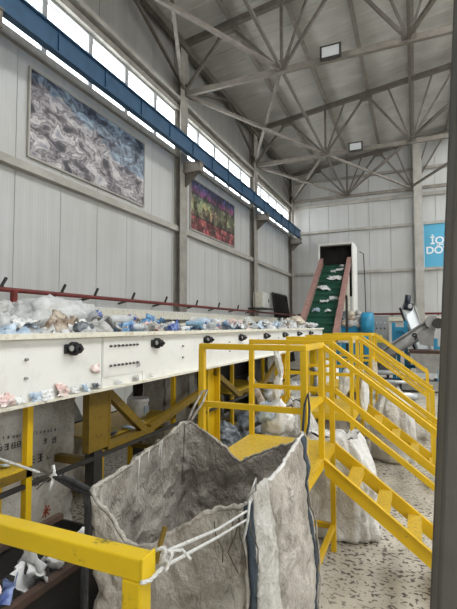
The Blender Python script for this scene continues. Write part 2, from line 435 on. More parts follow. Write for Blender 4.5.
def truss(y, lab):
    t = thing('roof_truss', lab, 'roof truss', (WL, y, BZ), 'roof trusses')
    def pt(x, top): return (x, y, roof_z(x)-.24 if top else BZ)
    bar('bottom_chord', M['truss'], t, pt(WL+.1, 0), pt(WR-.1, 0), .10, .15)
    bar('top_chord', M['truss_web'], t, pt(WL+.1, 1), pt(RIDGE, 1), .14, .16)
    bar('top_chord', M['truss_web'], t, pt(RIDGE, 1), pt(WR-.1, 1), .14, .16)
    xs = [WL+.1]+[WL+3*i for i in range(1, 7)]+[WR-1]
    for i, x in enumerate(xs):
        if i == 0: tops = [x, x+1.45]
        else: tops = [x-1.5, x-.75, x, x+.75, x+1.5] if x < 4 else [x-1.5, x, x+1.5]
        for tx in tops:
            if WL < tx < WR:
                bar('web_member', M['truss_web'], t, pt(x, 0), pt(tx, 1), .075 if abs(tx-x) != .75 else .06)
        z = BZ
        box('gusset_plate', M['truss_web'], t, x-.16, x+.16, y-.06, y+.06, z-.03, z+.26)
        if i and x < 5:
            zt = roof_z(x-1.5)-.24
            box('gusset_plate', M['truss_web'], t, x-1.72, x-1.28, y-.012-.07, y+.012+.07, zt-.22, zt+.02)
    settle(t); return t
for i, y in enumerate(COLY):
    if i == 0: continue
    truss(y if i < 4 else 21.95, ['roof truss behind the camera, out of view', 'nearest roof truss, mostly above the view', 'roof truss carrying the larger floodlight',
        'roof truss carrying the smaller, farther floodlight', 'roof truss against the far gable wall'][i])
for i in range(1, 4):
    y0, y1 = COLY[i], COLY[i+1]
    if i == 3: y1 = 21.95
    t = thing('roof_bracing', ['', 'crossed flat bracing bars in the nearest roof bay', 'crossed bracing bars between the two floodlight trusses',
              'crossed bracing bars in the roof bay next to the gable wall'][i], 'bracing', (WL, y0, BZ), 'roof bracing')
    z = BZ
    def P(k, y): return (WL+.12 if k == 0 else WL+3*k, y, z+.02)
    pairs = [(0, 1)] + ([(1, 2), (2, 3)] if i == 3 else [(2, 3)])
    for a, b in pairs:
        if a < 2: bar('brace', M['truss'], t, P(a, y0), P(b, y1), .085, .085)
        q = bar('brace', M['truss'], t, P(b, y0), P(a, y1), .085, .085); q.location.z = .09
    bar('tie', M['truss_web'], t, P(1, y0), P(1, y1), .07); bar('tie', M['truss_web'], t, P(2, y0), P(2, y1), .07)
    bar('eave_strut', M['truss_web'], t, (WL+.2, y0, EAVE-.35), (WL+.2, y1, EAVE-.35), .14, .2)
    bar('eave_brace', M['truss_web'], t, (WL+.2, y0, BZ+.1), (WL+.2, (y0+y1)/2, EAVE-.4), .07)
    bar('eave_brace', M['truss_web'], t, (WL+.2, y1, BZ+.1), (WL+.2, (y0+y1)/2, EAVE-.4), .07)
    settle(t)
# crane runway beam and its brackets
t = thing('crane_beam', 'long dark blue crane runway beam along the left wall', 'beam', (-5.35, FY, 6.24))
y0, y1 = FY, 21.7
box('web', M['blue_beam'], t, -5.38, -5.35, y0, y1, 6.275, 6.64)
box('bottom_flange', M['blue_beam'], t, -5.43, -5.30, y0, y1, 6.25, 6.275)
box('top_flange', M['blue_beam'], t, -5.43, -5.30, y0, y1, 6.64, 6.67)
box('rail', M['dark_steel'], t, -5.39, -5.35, y0, y1, 6.67, 6.70)
for i in range(24):
    y = y0+.6+i*1.18
    if y < y1: box('stiffener', M['blue_beam'], t, -5.35, -5.32, y, y+.012, 6.275, 6.64)
settle(t)
for i, y in enumerate(COLY[1:]):
    yy = (4.02, y, y, 21.6)[i]
    t = thing('crane_bracket', ['crane beam bracket at the left edge of view', 'crane beam bracket between the two murals',
         'crane beam bracket above the small wall cabinet', 'crane beam bracket at the far corner'][i], 'bracket', (WL+.21, yy, 6.0), 'crane beam brackets')
    box('seat_plate', M['truss'], t, -5.79, -5.27, yy-.13, yy+.13, 6.225, 6.248)
    box('bracket_box', M['truss'], t, -5.79, -5.29, yy-.12, yy+.12, 5.98, 6.225)
    MB().prism([(-5.79, 5.98), (-5.34, 5.98), (-5.79, 5.6)], 'Y', yy-.02, yy+.02).build('knee_plate', M['truss_web'], t)
    settle(t)
# floodlights
for lab, x, y, s in (('larger floodlight on the nearer roof truss', -1.72, 10.2, 1.0), ('smaller floodlight on the farther roof truss', -1.86, 16.08, 1.0)):
    t = thing('floodlight', lab, 'floodlight', (x, y, BZ-.1), 'floodlights')
    z = BZ+.05
    b = box('housing', M['dark_steel'], t, x-.25, x+.25, y-.13, y-.06, z-.2, z+.14)
    b2 = box('glass', M['lamp_glass'], t, x-.2, x+.2, y-.14, y-.125, z-.15, z+.09)
    bar('yoke', M['dark_steel'], t, (x, y-.07, z-.03), (x, y+.18, z-.03), .05)
    settle(t)

# ------------------------------------------------------------------ things on the walls
def mural_mat(name, kind):
    m, nt, b = newmat(name)
    g = N(nt, 'ShaderNodeTexCoord')
    mp = N(nt, 'ShaderNodeMapping'); nt.links.new(g.outputs['Object'], mp.inputs['Vector'])
    mp.inputs['Rotation'].default_value = (R_(25), 0, 0)
    mp.inputs['Scale'].default_value = (1, 1, 1.7) if kind == 1 else (1, 1, 1)
    ns = N(nt, 'ShaderNodeTexNoise'); ns.inputs['Scale'].default_value = 3; nt.links.new(mp.outputs[0], ns.inputs['Vector'])
    ml = N(nt, 'ShaderNodeMix', data_type='RGBA', blend_type='LINEAR_LIGHT'); ml.inputs[0].default_value = .18
    nt.links.new(mp.outputs[0], ml.inputs[6]); nt.links.new(ns.outputs[1], ml.inputs[7])
    v = N(nt, 'ShaderNodeTexVoronoi'); v.inputs['Scale'].default_value = 4.2 if kind == 1 else 4.6
    nt.links.new(ml.outputs[2], v.inputs['Vector'])
    v2 = N(nt, 'ShaderNodeTexVoronoi', feature='DISTANCE_TO_EDGE'); v2.inputs['Scale'].default_value = v.inputs['Scale'].default_value
    nt.links.new(ml.outputs[2], v2.inputs['Vector'])
    sep = N(nt, 'ShaderNodeSeparateColor'); nt.links.new(v.outputs['Color'], sep.inputs[0])
    if kind == 1:
        v.feature = 'SMOOTH_F1'; v.inputs['Smoothness'].default_value = .5; v.inputs['Scale'].default_value = 2.6
        n2 = N(nt, 'ShaderNodeTexNoise'); n2.inputs['Scale'].default_value = 2.6; n2.inputs['Detail'].default_value = 6
        n2.inputs['Distortion'].default_value = .45
        nt.links.new(mp.outputs[0], n2.inputs['Vector'])
        c = ramp(nt, n2.outputs[0], [(.34, (.02, .02, .03)), (.42, (.14, .12, .135)), (.48, (.45, .43, .44)), (.52, (.13, .11, .13)), (.58, (.66, .64, .63)), (.68, (.30, .29, .34))])
        c2 = ramp(nt, sep.outputs[0], [(.1, (.38, .35, .37)), (.5, (.85, .83, .82)), (.9, (1.0, .98, .97))])
        o = mix(nt, .8, c.outputs[0], c2.outputs[0], 'MULTIPLY')
        sx = N(nt, 'ShaderNodeSeparateXYZ'); nt.links.new(mp.outputs[0], sx.inputs[0])
        n3 = N(nt, 'ShaderNodeTexNoise'); n3.inputs['Scale'].default_value = 1.6; nt.links.new(mp.outputs[0], n3.inputs['Vector'])
        ad = N(nt, 'ShaderNodeMath', operation='MULTIPLY_ADD'); ad.inputs[1].default_value = 1.2; nt.links.new(n3.outputs[0], ad.inputs[0]); nt.links.new(sx.outputs[2], ad.inputs[2])
        bl = ramp(nt, ad.outputs[0], [(.98, (0, 0, 0)), (1.6, (.7, .7, .7))]); 
        o2 = mix(nt, 1.0, o, (.35, .62, .85), 'MULTIPLY')
        o = mix(nt, bl.outputs[0], o, o2)
    else:
        sx = N(nt, 'ShaderNodeSeparateXYZ'); nt.links.new(g.outputs['Object'], sx.inputs[0])
        mr = N(nt, 'ShaderNodeMapRange'); mr.inputs['From Min'].default_value = -.76; mr.inputs['From Max'].default_value = .76
        nt.links.new(sx.outputs[2], mr.inputs[0])
        band = ramp(nt, mr.outputs[0], [(0, (.16, .03, .035)), (.27, (.20, .045, .045)), (.285, (.012, .012, .015)), (.32, (.10, .085, .06)), (.5, (.17, .16, .09)), (.70, (.10, .12, .08)), (.715, (.012, .012, .015)), (.76, (.12, .025, .07)), (.88, (.055, .035, .10)), (.9, (.04, .04, .10))])
        n2 = N(nt, 'ShaderNodeTexNoise'); n2.inputs['Scale'].default_value = 9; n2.inputs['Detail'].default_value = 4; nt.links.new(mp.outputs[0], n2.inputs['Vector'])
        hs = N(nt, 'ShaderNodeHueSaturation'); hs.inputs['Saturation'].default_value = .7; nt.links.new(v.outputs['Color'], hs.inputs['Color'])
        cv = ramp(nt, sep.outputs[2], [(.1, (.35, .33, .33)), (.55, (1.0, 1.0, .95)), (.95, (2.6, 2.4, 2.0))])
        o = mix(nt, 1.0, band.outputs[0], cv.outputs[0], 'MULTIPLY')
        o = mix(nt, .35, o, hs.outputs[0], 'OVERLAY')
        w2 = ramp(nt, n2.outputs[0], [(.52, (0, 0, 0)), (.68, (.40, .36, .32))])
        o = mix(nt, .35, o, w2.outputs[0], 'ADD')
        e = ramp(nt, v2.outputs[0], [(0, (.35, .35, .35)), (.12, (1, 1, 1))])
        o = mix(nt, .8, o, e.outputs[0], 'MULTIPLY')
    nt.links.new(o, b.inputs['Base Color']); b.inputs['Roughness'].default_value = .35
    return m
def mural(lab, y0, y1, z0, z1, kind):
    cy, cz = (y0+y1)/2, (z0+z1)/2
    t = thing('wall_mural', lab, 'mural', (WL, cy, cz), 'printed murals on the left wall')
    a, b = (y1-y0)/2, (z1-z0)/2
    box('print', mural_mat('mural_print_%d' % kind, kind), t, .01, .04, -a+.03, a-.03, -b+.03, b-.03)
    box('frame_edge', M['steel_pale'], t, .005, .055, -a, -a+.03, -b, b); box('frame_edge', M['steel_pale'], t, .005, .055, a-.03, a, -b, b)
    box('frame_edge', M['steel_pale'], t, .005, .055, -a+.03, a-.03, -b, -b+.03); box('frame_edge', M['steel_pale'], t, .005, .055, -a+.03, a-.03, b-.03, b)
mural('large mural print of grey baled plastic film', 5.2, 8.62, 4.62, 6.2, 1)
mural('mural print of red and green baled waste beyond the column', 10.95, 14.3, 4.58, 6.14, 2)

# blue sign on the gable wall
def text_mesh(body, size, ext, bold=0):
    cu = D.curves.new('lettering', 'FONT'); cu.body = body; cu.size = size; cu.extrude = ext; cu.offset = bold
    tmp = D.objects.new('lettering', cu); COL.objects.link(tmp)
    bpy.context.view_layer.update()
    me = D.meshes.new_from_object(tmp.evaluated_get(bpy.context.evaluated_depsgraph_get()))
    D.objects.remove(tmp); D.curves.remove(cu); return me
t = thing('wall_sign', 'blue sign with white lettering on the far wall', 'sign', (.42, BY-.1, 4.42))
box('board', M['sign_blue'], t, .42, 3.6, BY-.09, BY-.05, 4.42, 6.7)
box('border', M['white_paint'], t, .455, .475, BY-.094, BY-.089, 4.47, 6.66); box('border', M['white_paint'], t, .475, 3.55, BY-.094, BY-.089, 4.47, 4.49)
box('side_edge', M['machine_grey'], t, .35, .42, BY-.09, BY-.02, 4.38, 6.72)
for body, x, z in (('İQT', .74, 5.60), ('DÖV', .54, 5.15)):
    me = text_mesh(body, .47, .004, .012); me.materials.append(M['white_paint'])
    o = D.objects.new('lettering', me); COL.objects.link(o); o.location = (x, BY-.097, z); o.rotation_euler = (R_(90), 0, 0); o.parent = t
settle(t)

# red fire pipe on both walls, with its hangers
t = thing('fire_pipe', 'dark red pipe running along the left wall', 'pipe', (WL+.34, FY, 2.3))
tube('pipe', M['red_pipe'], t, [(-5.66, FY, 2.3), (-5.66, 21.7, 2.3)], .038, 10)
tube('drop_pipe', M['red_pipe'], t, [(-5.66, 4.75, 2.3), (-5.66, 4.75, .1)], .055, 10)
for y in (4.45, 5.65, 6.5, 7.7, 9.05, 10.7, 12.2, 13.8, 15.4):
    bar('hanger', M['dark_steel'], t, (-5.98, y, 2.24), (-5.66, y+.12, 2.33), .04); bar('hanger', M['dark_steel'], t, (-5.66, y+.05, 2.3), (-5.66, y+.16, 2.48), .035)
settle(t)
t = thing('fire_pipe', 'dark red pipe running along the far gable wall', 'pipe', (WL+.4, BY-.25, 2.3))
tube('pipe', M['red_pipe'], t, [(-5.6, BY-.25, 2.33), (WR-.5, BY-.25, 2.33)], .05, 10)
for x in range(-5, 15, 2): bar('hanger', M['dark_steel'], t, (x, BY, 2.27), (x, BY-.25, 2.27), .04)
settle(t)
for lab, b in (('cream cable tray under the pipe on the left wall', (WL+.215, WL+.30, FY, 21.75, 1.92, 2.1)), ('cream cable tray under the pipe on the far wall', (-5.6, WR-.5, BY-.16, BY-.012, 2.0, 2.17))):
    t = thing('cable_tray', lab, 'cable tray', (b[0], b[2], b[4])); 
    box('tray', M['cream_edge'], t, *b)
    box('lid', M['cream'], t, b[0]-.005, b[1]+.01, b[2], b[3], b[5], b[5]+.02)
    settle(t)
# wall cabinet and leaning grille
t = thing('wall_cabinet', 'small pale control cabinet on a bracket beside the column', 'cabinet', (WL, 16.6, 2.45))
box('bracket', M['dark_steel'], t, WL, WL+.62, 15.75, 17.2, 2.42, 2.47)
box('case', M['cream_edge'], t, WL+.12, WL+.5, 16.05, 16.85, 2.47, 3.1)
box('door', M['cream'], t, WL+.5, WL+.52, 16.08, 16.82, 2.5, 3.07); box('handle', M['dark_steel'], t, WL+.52, WL+.54, 16.74, 16.78, 2.7, 2.85)
settle(t)
t = thing('leaning_grille', 'dark panel leaning against the wall near the corner', 'panel', (WL+.3, 19.7, 0))
for k in range(9):
    y = 18.75+k*.24
    bar('slat', M['dark_steel'], t, (WL+.5, y, 0.05), (WL+.12, y, 3.2), .19, .02)
bar('frame', M['dark_steel'], t, (WL+.5, 18.65, .03), (WL+.1, 18.65, 3.25), .06); bar('frame', M['dark_steel'], t, (WL+.5, 20.8, .03), (WL+.1, 20.8, 3.25), .06)
bar('frame', M['dark_steel'], t, (WL+.1, 18.62, 3.25), (WL+.1, 20.83, 3.25), .06)
settle(t)

# ------------------------------------------------------------------ sorting conveyor
CX, CXF, CT, CB = -2.3, -3.4, 1.70, 1.26
CY0, CY1 = .2, 11.7
t = conv = thing('sorting_conveyor', 'long cream sorting conveyor heaped with plastic waste', 'conveyor', (-2.85, CY0, 0))
segs = [CY0, 2.764, 3.33, 6.086, 8.8, CY1]
for a, b in zip(segs[:-1], segs[1:]):
    p = box('side_panel', M['cream'], t, CX-.03, CX, a+.004, b-.004, CB, CT-.025)
    if a == 2.764:
        for zz in (1.585, 1.425):
            for k in range(8):
                y = 2.86+k*.052
                q = tube('bolt', M['dark_steel'], p, [(CX+.006, y, zz), (CX+.026, y, zz)], .008, 6)
                tube('nut', M['machine_grey'], p, [(CX+.006, y, zz), (CX+.014, y, zz)], .013, 6)
    for y in (.9, 2.03, 4.06, 5.33, 6.5, 7.6, 8.6, 9.7, 10.8):
        if a < y < b:
            for zz in (1.535, 1.415): tube('bolt', M['machine_grey'], p, [(CX, y, zz), (CX+.02, y, zz)], .010, 6)
box('cover_plate', M['cream'], t, CX, CX+.006, 2.775, 3.33, 1.34, 1.645)
box('top_rail', M['cream_edge'], t, CX-.07, CX+.045, CY0, CY1, CT-.035, CT)
box('bottom_flange', M['cream_edge'], t, CX-.03, CX+.05, CY0, CY1, CB-.02, CB)
box('far_side_panel', M['cream'], t, CXF, CXF+.03, CY0, CY1, CB, CT+.06)
box('far_top_rail', M['cream_edge'], t, CXF-.05, CXF+.06, CY0, CY1, CT+.06, CT+.09)
box('belt', M['belt_dark'], t, CXF+.04, CX-.08, CY0+.05, CY1-.05, 1.60, 1.615)
box('return_belt', M['belt_dark'], t, CXF+.04, CX-.08, CY0+.05, CY1-.05, 1.38, 1.39)
box('under_beam', M['dark_steel'], t, CX-.08, CX-.045, CY0, CY1, .69, .715)
box('under_beam', M['dark_steel'], t, CXF+.03, CXF+.06, CY0, CY1, .69, .72)
for i in range(9):
    y = 2.437+i*1.103-1.103*(1 if i == 8 else 0)
    if i == 8: y = 1.33
    b = MB()
    b.tube([(CX, y, 1.585), (CX+.035, y, 1.585)], .05, 14).tube([(CX+.035, y, 1.585), (CX+.075, y, 1.585)], .034, 12).tube([(CX+.075, y, 1.585), (CX+.10, y, 1.585)], .014, 8)
    bb = b.build('roller_bearing', M['black'], t)
    box('bearing_flange', M['black'], bb, CX, CX+.018, y-.085, y+.085, 1.55, 1.62, bevel=.01)
    tube('grease_nipple', M['machine_grey'], bb, [(CX+.04, y-.055, 1.59), (CX+.055, y-.055, 1.59)], .02, 8)
    tube('roller', M['steel'], t, [(CXF+.04, y, 1.54), (CX-.04, y, 1.54)], .045, 10)
# legs: heavy H-posts, lighter posts on the far side, braces
for y0, y1 in ((2.67, 2.93), (4.76, 5.12), (7.9, 8.2), (10.9, 11.15)):
    l = MB().box(CX-.10, CX-.035, y0, y0+.02, .76, CB-.02).box(CX-.10, CX-.035, y1-.02, y1, .76, CB-.02).box(CX-.055, CX-.04, y0+.02, y1-.02, .76, CB-.02)
    if y0 < 4: lg = l.build('leg', M['yellow_shaded_dirty'], t); box('shaded_lower_leg', M['dark_steel'], lg, CX-.14, CX-.05, y0+.08, y1-.08, 0, .76)  # lower part coloured dark for the shade it stands in
    else:
        l.bm.free(); l = MB().box(CX-.17, CX-.035, y0, y0+.03, 0, CB-.02).box(CX-.17, CX-.035, y1-.03, y1, 0, CB-.02).box(CX-.12, CX-.1, y0+.03, y1-.03, 0, CB-.02)
        lg = l.build('leg', M['yellow'] , t)
    box('base_plate', M['dark_steel'], lg, CX-.22, CX+.02, y0-.04, y1+.04, 0, .012)
for k in range(6): box('shade_sheet', M['dark_steel'], t, CXF-.035, CXF-.02, 4.75+k*1.16, 5.9+k*1.16, .06, CB+.05)  # dark sheets added to deepen the shade under the conveyor
for y in (1.5, 2.8, 4.0, 5.3, 6.6, 7.9, 9.2, 10.5):
    box('far_leg', M['yellow_shaded_dirty'], t, CXF+.02, CXF+.09, y-.04, y+.04, 0, CB)
    box('cross_beam', M['yellow_shaded_dirty'], t, CXF+.09, CX-.18, y-.03, y+.03, .62, .68)
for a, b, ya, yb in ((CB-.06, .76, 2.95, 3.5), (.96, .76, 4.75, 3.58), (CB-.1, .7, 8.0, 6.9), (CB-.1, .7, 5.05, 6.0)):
    bar('brace', M['yellow_shaded_dirty'], t, (CX-.1, ya, a), (CX-.1, yb, b), .06, .07)
box('brace_shelf', M['yellow_shaded_dirty'], t, CX-.14, CX-.06, 2.93, 3.62, .72, .77)
for y in (6.3, 9.0): bar('brace', M['yellow_shaded_dirty'], t, (CXF+.06, y, 1.2), (CXF+.06, y+1.1, .3), .06)
settle(t)
# yellow shelves under the conveyor
def shelf(lab, x0, x1, y0, y1, z, ends):
    t = thing('yellow_shelf', lab, 'shelf', ((x0+x1)/2, (y0+y1)/2, 0), 'yellow shelves under the conveyor')
    box('plate', M['yellow_deck'], t, x0, x1, y0, y1, z-.012, z)
    for xx in (x0, x1-.04): box('edge_rail', M['yellow_shaded_dirty'], t, xx, xx+.04, y0, y1, z-.07, z-.013)
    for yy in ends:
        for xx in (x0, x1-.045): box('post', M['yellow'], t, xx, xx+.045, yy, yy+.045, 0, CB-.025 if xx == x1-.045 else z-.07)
        box('foot_rail', M['yellow_shaded_dirty'], t, x0+.045, x1-.045, yy, yy+.04, .28, .33)
    box('foot_rail', M['yellow_shaded_dirty'], t, x1-.042, x1-.002, y0+.05, y1-.05, .22, .27)
    settle(t)
shelf('yellow shelf under the near left end of the conveyor', -2.66, -2.34, .9, 2.14, .83, (.95, 2.093))
shelf('yellow shelf with a bucket under the middle of the conveyor', -3.25, -2.60, 3.12, 4.45, .74, (3.13, 4.40))
shelf('yellow shelf under the far part of the conveyor', -3.2, -2.55, 6.0, 7.6, .74, (6.05, 7.5))

# ------------------------------------------------------------------ plastic waste
def lump(seed, sub=3, amp=.34, freq=1.6):
    bm = bmesh.new(); bmesh.ops.create_icosphere(bm, subdivisions=sub, radius=1)
    off = Vector((seed*13.7, seed*7.3, seed*3.1))
    for v in bm.verts:
        p = v.co.normalized()
        n = noise.noise(p*freq+off)*amp + (abs(noise.noise(p*freq*5+off))-.2)*amp*.45 + (abs(noise.noise(p*freq*2.6+off*2))-.25)*amp*.9 + noise.noise(p*freq*6+off)*amp*.28
        v.co = p*(1+n)
    for f in bm.faces: f.smooth = True
    me = D.meshes.new('crumpled_film'); bm.to_mesh(me); bm.free(); return me
LUMPS = [lump(i+1, 4) for i in range(12)]; LUMPS_LO = [lump(i+31, 2) for i in range(8)]
_cache = {}
def lump_obj(name, key, loc, size, rot=None, lo=False, i=None):
    src = LUMPS_LO if lo else LUMPS
    i = random.randrange(len(src)) if i is None else i
    k = (lo, i, key)
    if k not in _cache:
        me = src[i].copy(); me.materials.append(FILM[key] if key in FILM else M[key]); _cache[k] = me
    o = D.objects.new(name, _cache[k]); COL.objects.link(o)
    o.location = loc; o.scale = size
    o.rotation_euler = rot or (random.uniform(-.4, .4), random.uniform(-.4, .4), random.uniform(0, 6.28))
    return o
WASTE = {  # key: (object name, label, weight)
 'clear': ('plastic_film', 'crumpled clear film among the waste on the conveyor belt', 30),
 'white': ('plastic_bag', 'small crumpled white bag among the waste on the conveyor belt', 20),
 'grey': ('plastic_film', 'dusty grey film among the waste on the conveyor belt', 22),
 'pale_blue': ('plastic_bag', 'pale blue crumpled bag among the waste on the conveyor belt', 13),
 'brown': ('plastic_wrapper', 'brown crumpled wrapper among the waste on the conveyor belt', 8),
 'pink': ('plastic_wrapper', 'pinkish wrapper among the waste on the conveyor belt', 3),
 'red': ('plastic_wrapper', 'small red wrapper among the waste on the conveyor belt', 3),
 'teal': ('plastic_wrapper', 'dark teal wrapper among the waste on the conveyor belt', 5),
 'tan': ('plastic_film', 'tan film among the waste on the conveyor belt', 6),
 'blue': ('plastic_wrapper', 'small blue wrapper among the waste on the conveyor belt', 5),
}
keys = [k for k, v in WASTE.items() for _ in range(v[2])]
def sheet(seed, n=24):
    rows = []
    for i in range(n):
        row = []
        for j in range(n):
            u, v = i/(n-1)*2-1, j/(n-1)*2-1
            q = Vector((u*1.5+seed*9.1, v*1.5+seed*4.7, seed))
            e = 1+.35*noise.noise(q*1.3)
            z = .75*(abs(noise.noise(q*.9))*2-.4)+.42*(abs(noise.noise(q*2.1))*2-.4)+.22*(abs(noise.noise(q*4.6))*2-.4)+.08*noise.noise(q*9)-.35*(u*u+v*v)
            row.append((u*e+.25*noise.noise(q*2+Vector((5, 0, 0))), v*e+.25*noise.noise(q*2+Vector((0, 7, 0))), z))
        rows.append(row)
    m = MB().grid(rows)
    me = D.meshes.new('crumpled_sheet'); m.bm.to_mesh(me); m.bm.free(); return me
SHEETS = [sheet(i+1) for i in range(12)]
def sheet_obj(name, key, loc, size, rot=None):
    i = random.randrange(len(SHEETS)); k = ('s', i, key)
    if k not in _cache:
        me = SHEETS[i].copy(); me.materials.append(FILM[key]); _cache[k] = me
    o = D.objects.new(name, _cache[k]); COL.objects.link(o); o.location = loc; o.scale = size
    o.rotation_euler = rot or (random.uniform(-.7, .7), random.uniform(-.7, .7), random.uniform(0, 6.28)); return o
ORD = ['first', 'second', 'third', 'fourth', 'fifth', 'sixth', 'seventh', 'eighth']
def waste_place(x, y):
    row = 'by the near rim' if x > -2.62 else ('in mid belt' if x > -2.95 else 'by the far rim')
    f = (y-2.437)/1.103
    if f < -.5: return '%s left of the first bearing' % row
    i = int(round(f)); return '%s above the %s bearing' % (row, ORD[min(i, 7)]) if abs(f-i) < .28 else ('%s just past the %s bearing' % (row, ORD[min(int(f), 7)]) if f > 0 else '%s just before the first bearing' % row)
seen = set()
def put_waste(x, y, z, s, flat, lo):
    for _ in range(14):      # draw a kind that is not yet at this place
        k = random.choice(keys); nm, lab, _w = WASTE[k]
        base = lab.split(' among')[0]
        if flat: base = base.replace('crumpled ', '').replace('small ', 'loose ')+' sheet'
        lb = base+' '+waste_place(x, y)
        if lb not in seen: break
    seen.add(lb)
    if flat: o = sheet_obj(nm, k, (x, y, z), (s*1.1, s*1.1, s*.7))
    else: o = lump_obj(nm, k, (x, y, z), (s*random.uniform(.9, 1.4), s*random.uniform(.8, 1.2), s*random.uniform(.5, .8)), lo=lo)
    tag(o, lb, 'plastic waste', 'loose waste on the conveyor belt')
y = 1.2
while y < 11.5:
    for j in range(2):
        s_ = random.uniform(.085, .14)
        put_waste(CX-.18-(j+random.uniform(.1, .9))*.40, y+random.uniform(-.06, .06), 1.615+s_*.5, s_, False, y > 5)
    for j in range(2):
        x = random.uniform(-3.22, -2.44)
        top = (.26 if y < 3.2 else .20) * (1-.35*(x > -2.6))
        put_waste(x, y+random.uniform(-.08, .08), 1.63+random.uniform(.06, top), random.uniform(.08, .135), random.random() < .8, y > 5)
    y += .185 if y < 6 else .23
for nm, key, lab, loc, size, rz in (
  ('plastic_bag', 'clear', 'large clear bag humped highest on the near waste heap', (-2.72, 2.66, 1.82), (.22, .36, .17), .1),
  ('plastic_bag', 'clear', 'big flat clear bag drooping to the conveyor rim below the highest hump', (-2.48, 2.45, 1.72), (.15, .30, .085), .0),
  ('plastic_bag', 'pale_blue', 'long pale blue bag lying on the near left conveyor rim', (-2.45, 1.95, 1.71), (.12, .26, .06), .1),
  ('plastic_bag', 'pale_blue', 'pale blue bag at the left edge of view behind the rim', (-2.72, 2.02, 1.76), (.15, .2, .10), .4),
  ('plastic_bag', 'white', 'smooth white sheet between the pale blue bags', (-2.52, 2.18, 1.77), (.09, .16, .045), .2),
  ('plastic_bag', 'grey', 'grey bag leaning at the far left edge of view', (-3.0, 2.0, 1.82), (.12, .12, .16), .2),
  ('plastic_bag', 'blue', 'bright blue net bag on the waste above the bolted cover plate', (-2.52, 3.28, 1.735), (.13, .20, .095), .1),
  ('plastic_wrapper', 'royal', 'royal blue wrapper on top of the waste heap', (-2.85, 3.3, 1.86), (.06, .10, .045), .1),
  ('plastic_wrapper', 'royal', 'royal blue and white packet behind the rim near the column', (-2.5, 4.22, 1.74), (.05, .09, .07), .3),
  ('plastic_wrapper', 'red', 'red packet lying on the conveyor rim beside the blue net bag', (-2.42, 3.72, 1.70), (.035, .06, .025), .1),
  ('plastic_bag', 'clear', 'puffed clear bag left of the blue net bag', (-2.55, 2.95, 1.73), (.14, .17, .10), .7),
  ('plastic_bag', 'white', 'white bag heap near the far end of the conveyor', (-2.6, 6.2, 1.75), (.16, .3, .09), .1),
  ('plastic_bag', 'pale_blue', 'pale blue bag on the waste behind the yellow guard rail', (-2.5, 7.1, 1.72), (.12, .2, .08), .1),
  ('plastic_bag', 'tan', 'tan bag on top at the far end of the conveyor', (-2.75, 10.5, 1.85), (.22, .3, .14), .1),
  ('plastic_bag', 'clear', 'clear bag heaped just before the green belt', (-2.6, 9.3, 1.78), (.2, .36, .13), .1),
  ('plastic_wrapper', 'dark', 'dark wrapper under the clear hump', (-2.45, 2.72, 1.73), (.05, .12, .05), .1),
):
    tag(lump_obj(nm, key, loc, size, (0, 0, rz)) if key in ('dark', 'tan') or 'humped' in lab else sheet_obj(nm, key, (loc[0], loc[1], loc[2]+.02), (size[0]*1.05, size[1]*.95, size[2]*1.25), (0, .12, rz)), lab, 'plastic waste')
# bottles
def bottle(lab, loc, rot, mat, s=1):
    t = thing('plastic_bottle', lab, 'bottle', loc, 'plastic bottles in the waste'); t.rotation_euler = rot; t.scale = (s, s, s)
    prof = [(0, .0), (.028, .002), (.032, .02), (.031, .06), (.029, .085), (.032, .11), (.032, .15), (.022, .185), (.012, .2), (.012, .212)]
    MB().tube([(0, 0, z) for r, z in prof], [max(r, .002) for r, z in prof], 10).build('body', mat, t)
    MB().tube([(0, 0, .21), (0, 0, .232)], .0145, 10).build('cap', FILM['royal'], t)
for lab, x, y, z, rz, m in (('clear bottle lying beside the blue net bag', -2.44, 3.52, 1.74, .2, 'pet'), ('blue tinted bottle lying on the waste behind the bearing', -2.5, 4.5, 1.78, 1.9, 'pet_blue'),
    ('clear bottle lying across the waste near the first guard rail', -2.5, 5.0, 1.75, 1.2, 'pet'), ('clear bottle on the rim above the cover plate', -2.47, 3.05, 1.81, 2.6, 'pet'),
    ('blue tinted bottle near the far end of the heap', -2.55, 5.7, 1.78, .6, 'pet_blue'), ('clear bottle on the upper heap above the second bearing', -2.8, 3.9, 1.84, .4, 'pet')):
    bottle(lab, (x, y, z), (R_(88), 0, rz), M[m], 1.1)
# scraps on the bottom flange of the conveyor
def scrap(name, key, lab, loc, size, rot, seed, group=None):
    rows = []; n = 7; rr = random.Random(seed)
    for i in range(n):
        row = []
        for j in range(n):
            u, v = i/(n-1)-.5, j/(n-1)-.5
            e = 1+.25*noise.noise(Vector((u*3+seed, v*3, seed)))
            row.append((u*e, v*e, .35*noise.noise(Vector((u*2.6+seed*3, v*2.6, 1.7)))+.12*noise.noise(Vector((u*7, v*7, seed)))))
        rows.append(row)
    o = MB().grid(rows).build(name, FILM[key], None, solid=.02)
    o.location = loc; o.scale = size; o.rotation_euler = rot
    return tag(o, lab, 'scrap', group)
pos = [(1.88, 'pink', 'reddish paper scrap at the left end of the conveyor lip'), (1.98, 'white', 'white paper scrap beside the reddish one on the conveyor lip'), (2.1, 'pale_blue', 'pale blue scrap hanging over the yellow post'),
       (2.2, 'white', 'white paper scrap left of the pink one on the conveyor lip'), (2.33, 'pink', 'pink paper scrap stuck to the conveyor side'), (2.44, 'white', 'thin white scrap right of the pink one'),
       (2.56, 'pale_blue', 'bluish scrap below the first panel seam'), (2.66, 'dark', 'small dark and white scrap below the first panel seam'), (2.72, 'white', 'small white scrap next to the dark one'), (2.95, 'white', 'white scrap below the bolted cover plate'),
       (3.2, 'grey', 'grey scrap at the right end of the bolted cover plate'), (3.45, 'white', 'white scrap on the lip below the second bearing')]
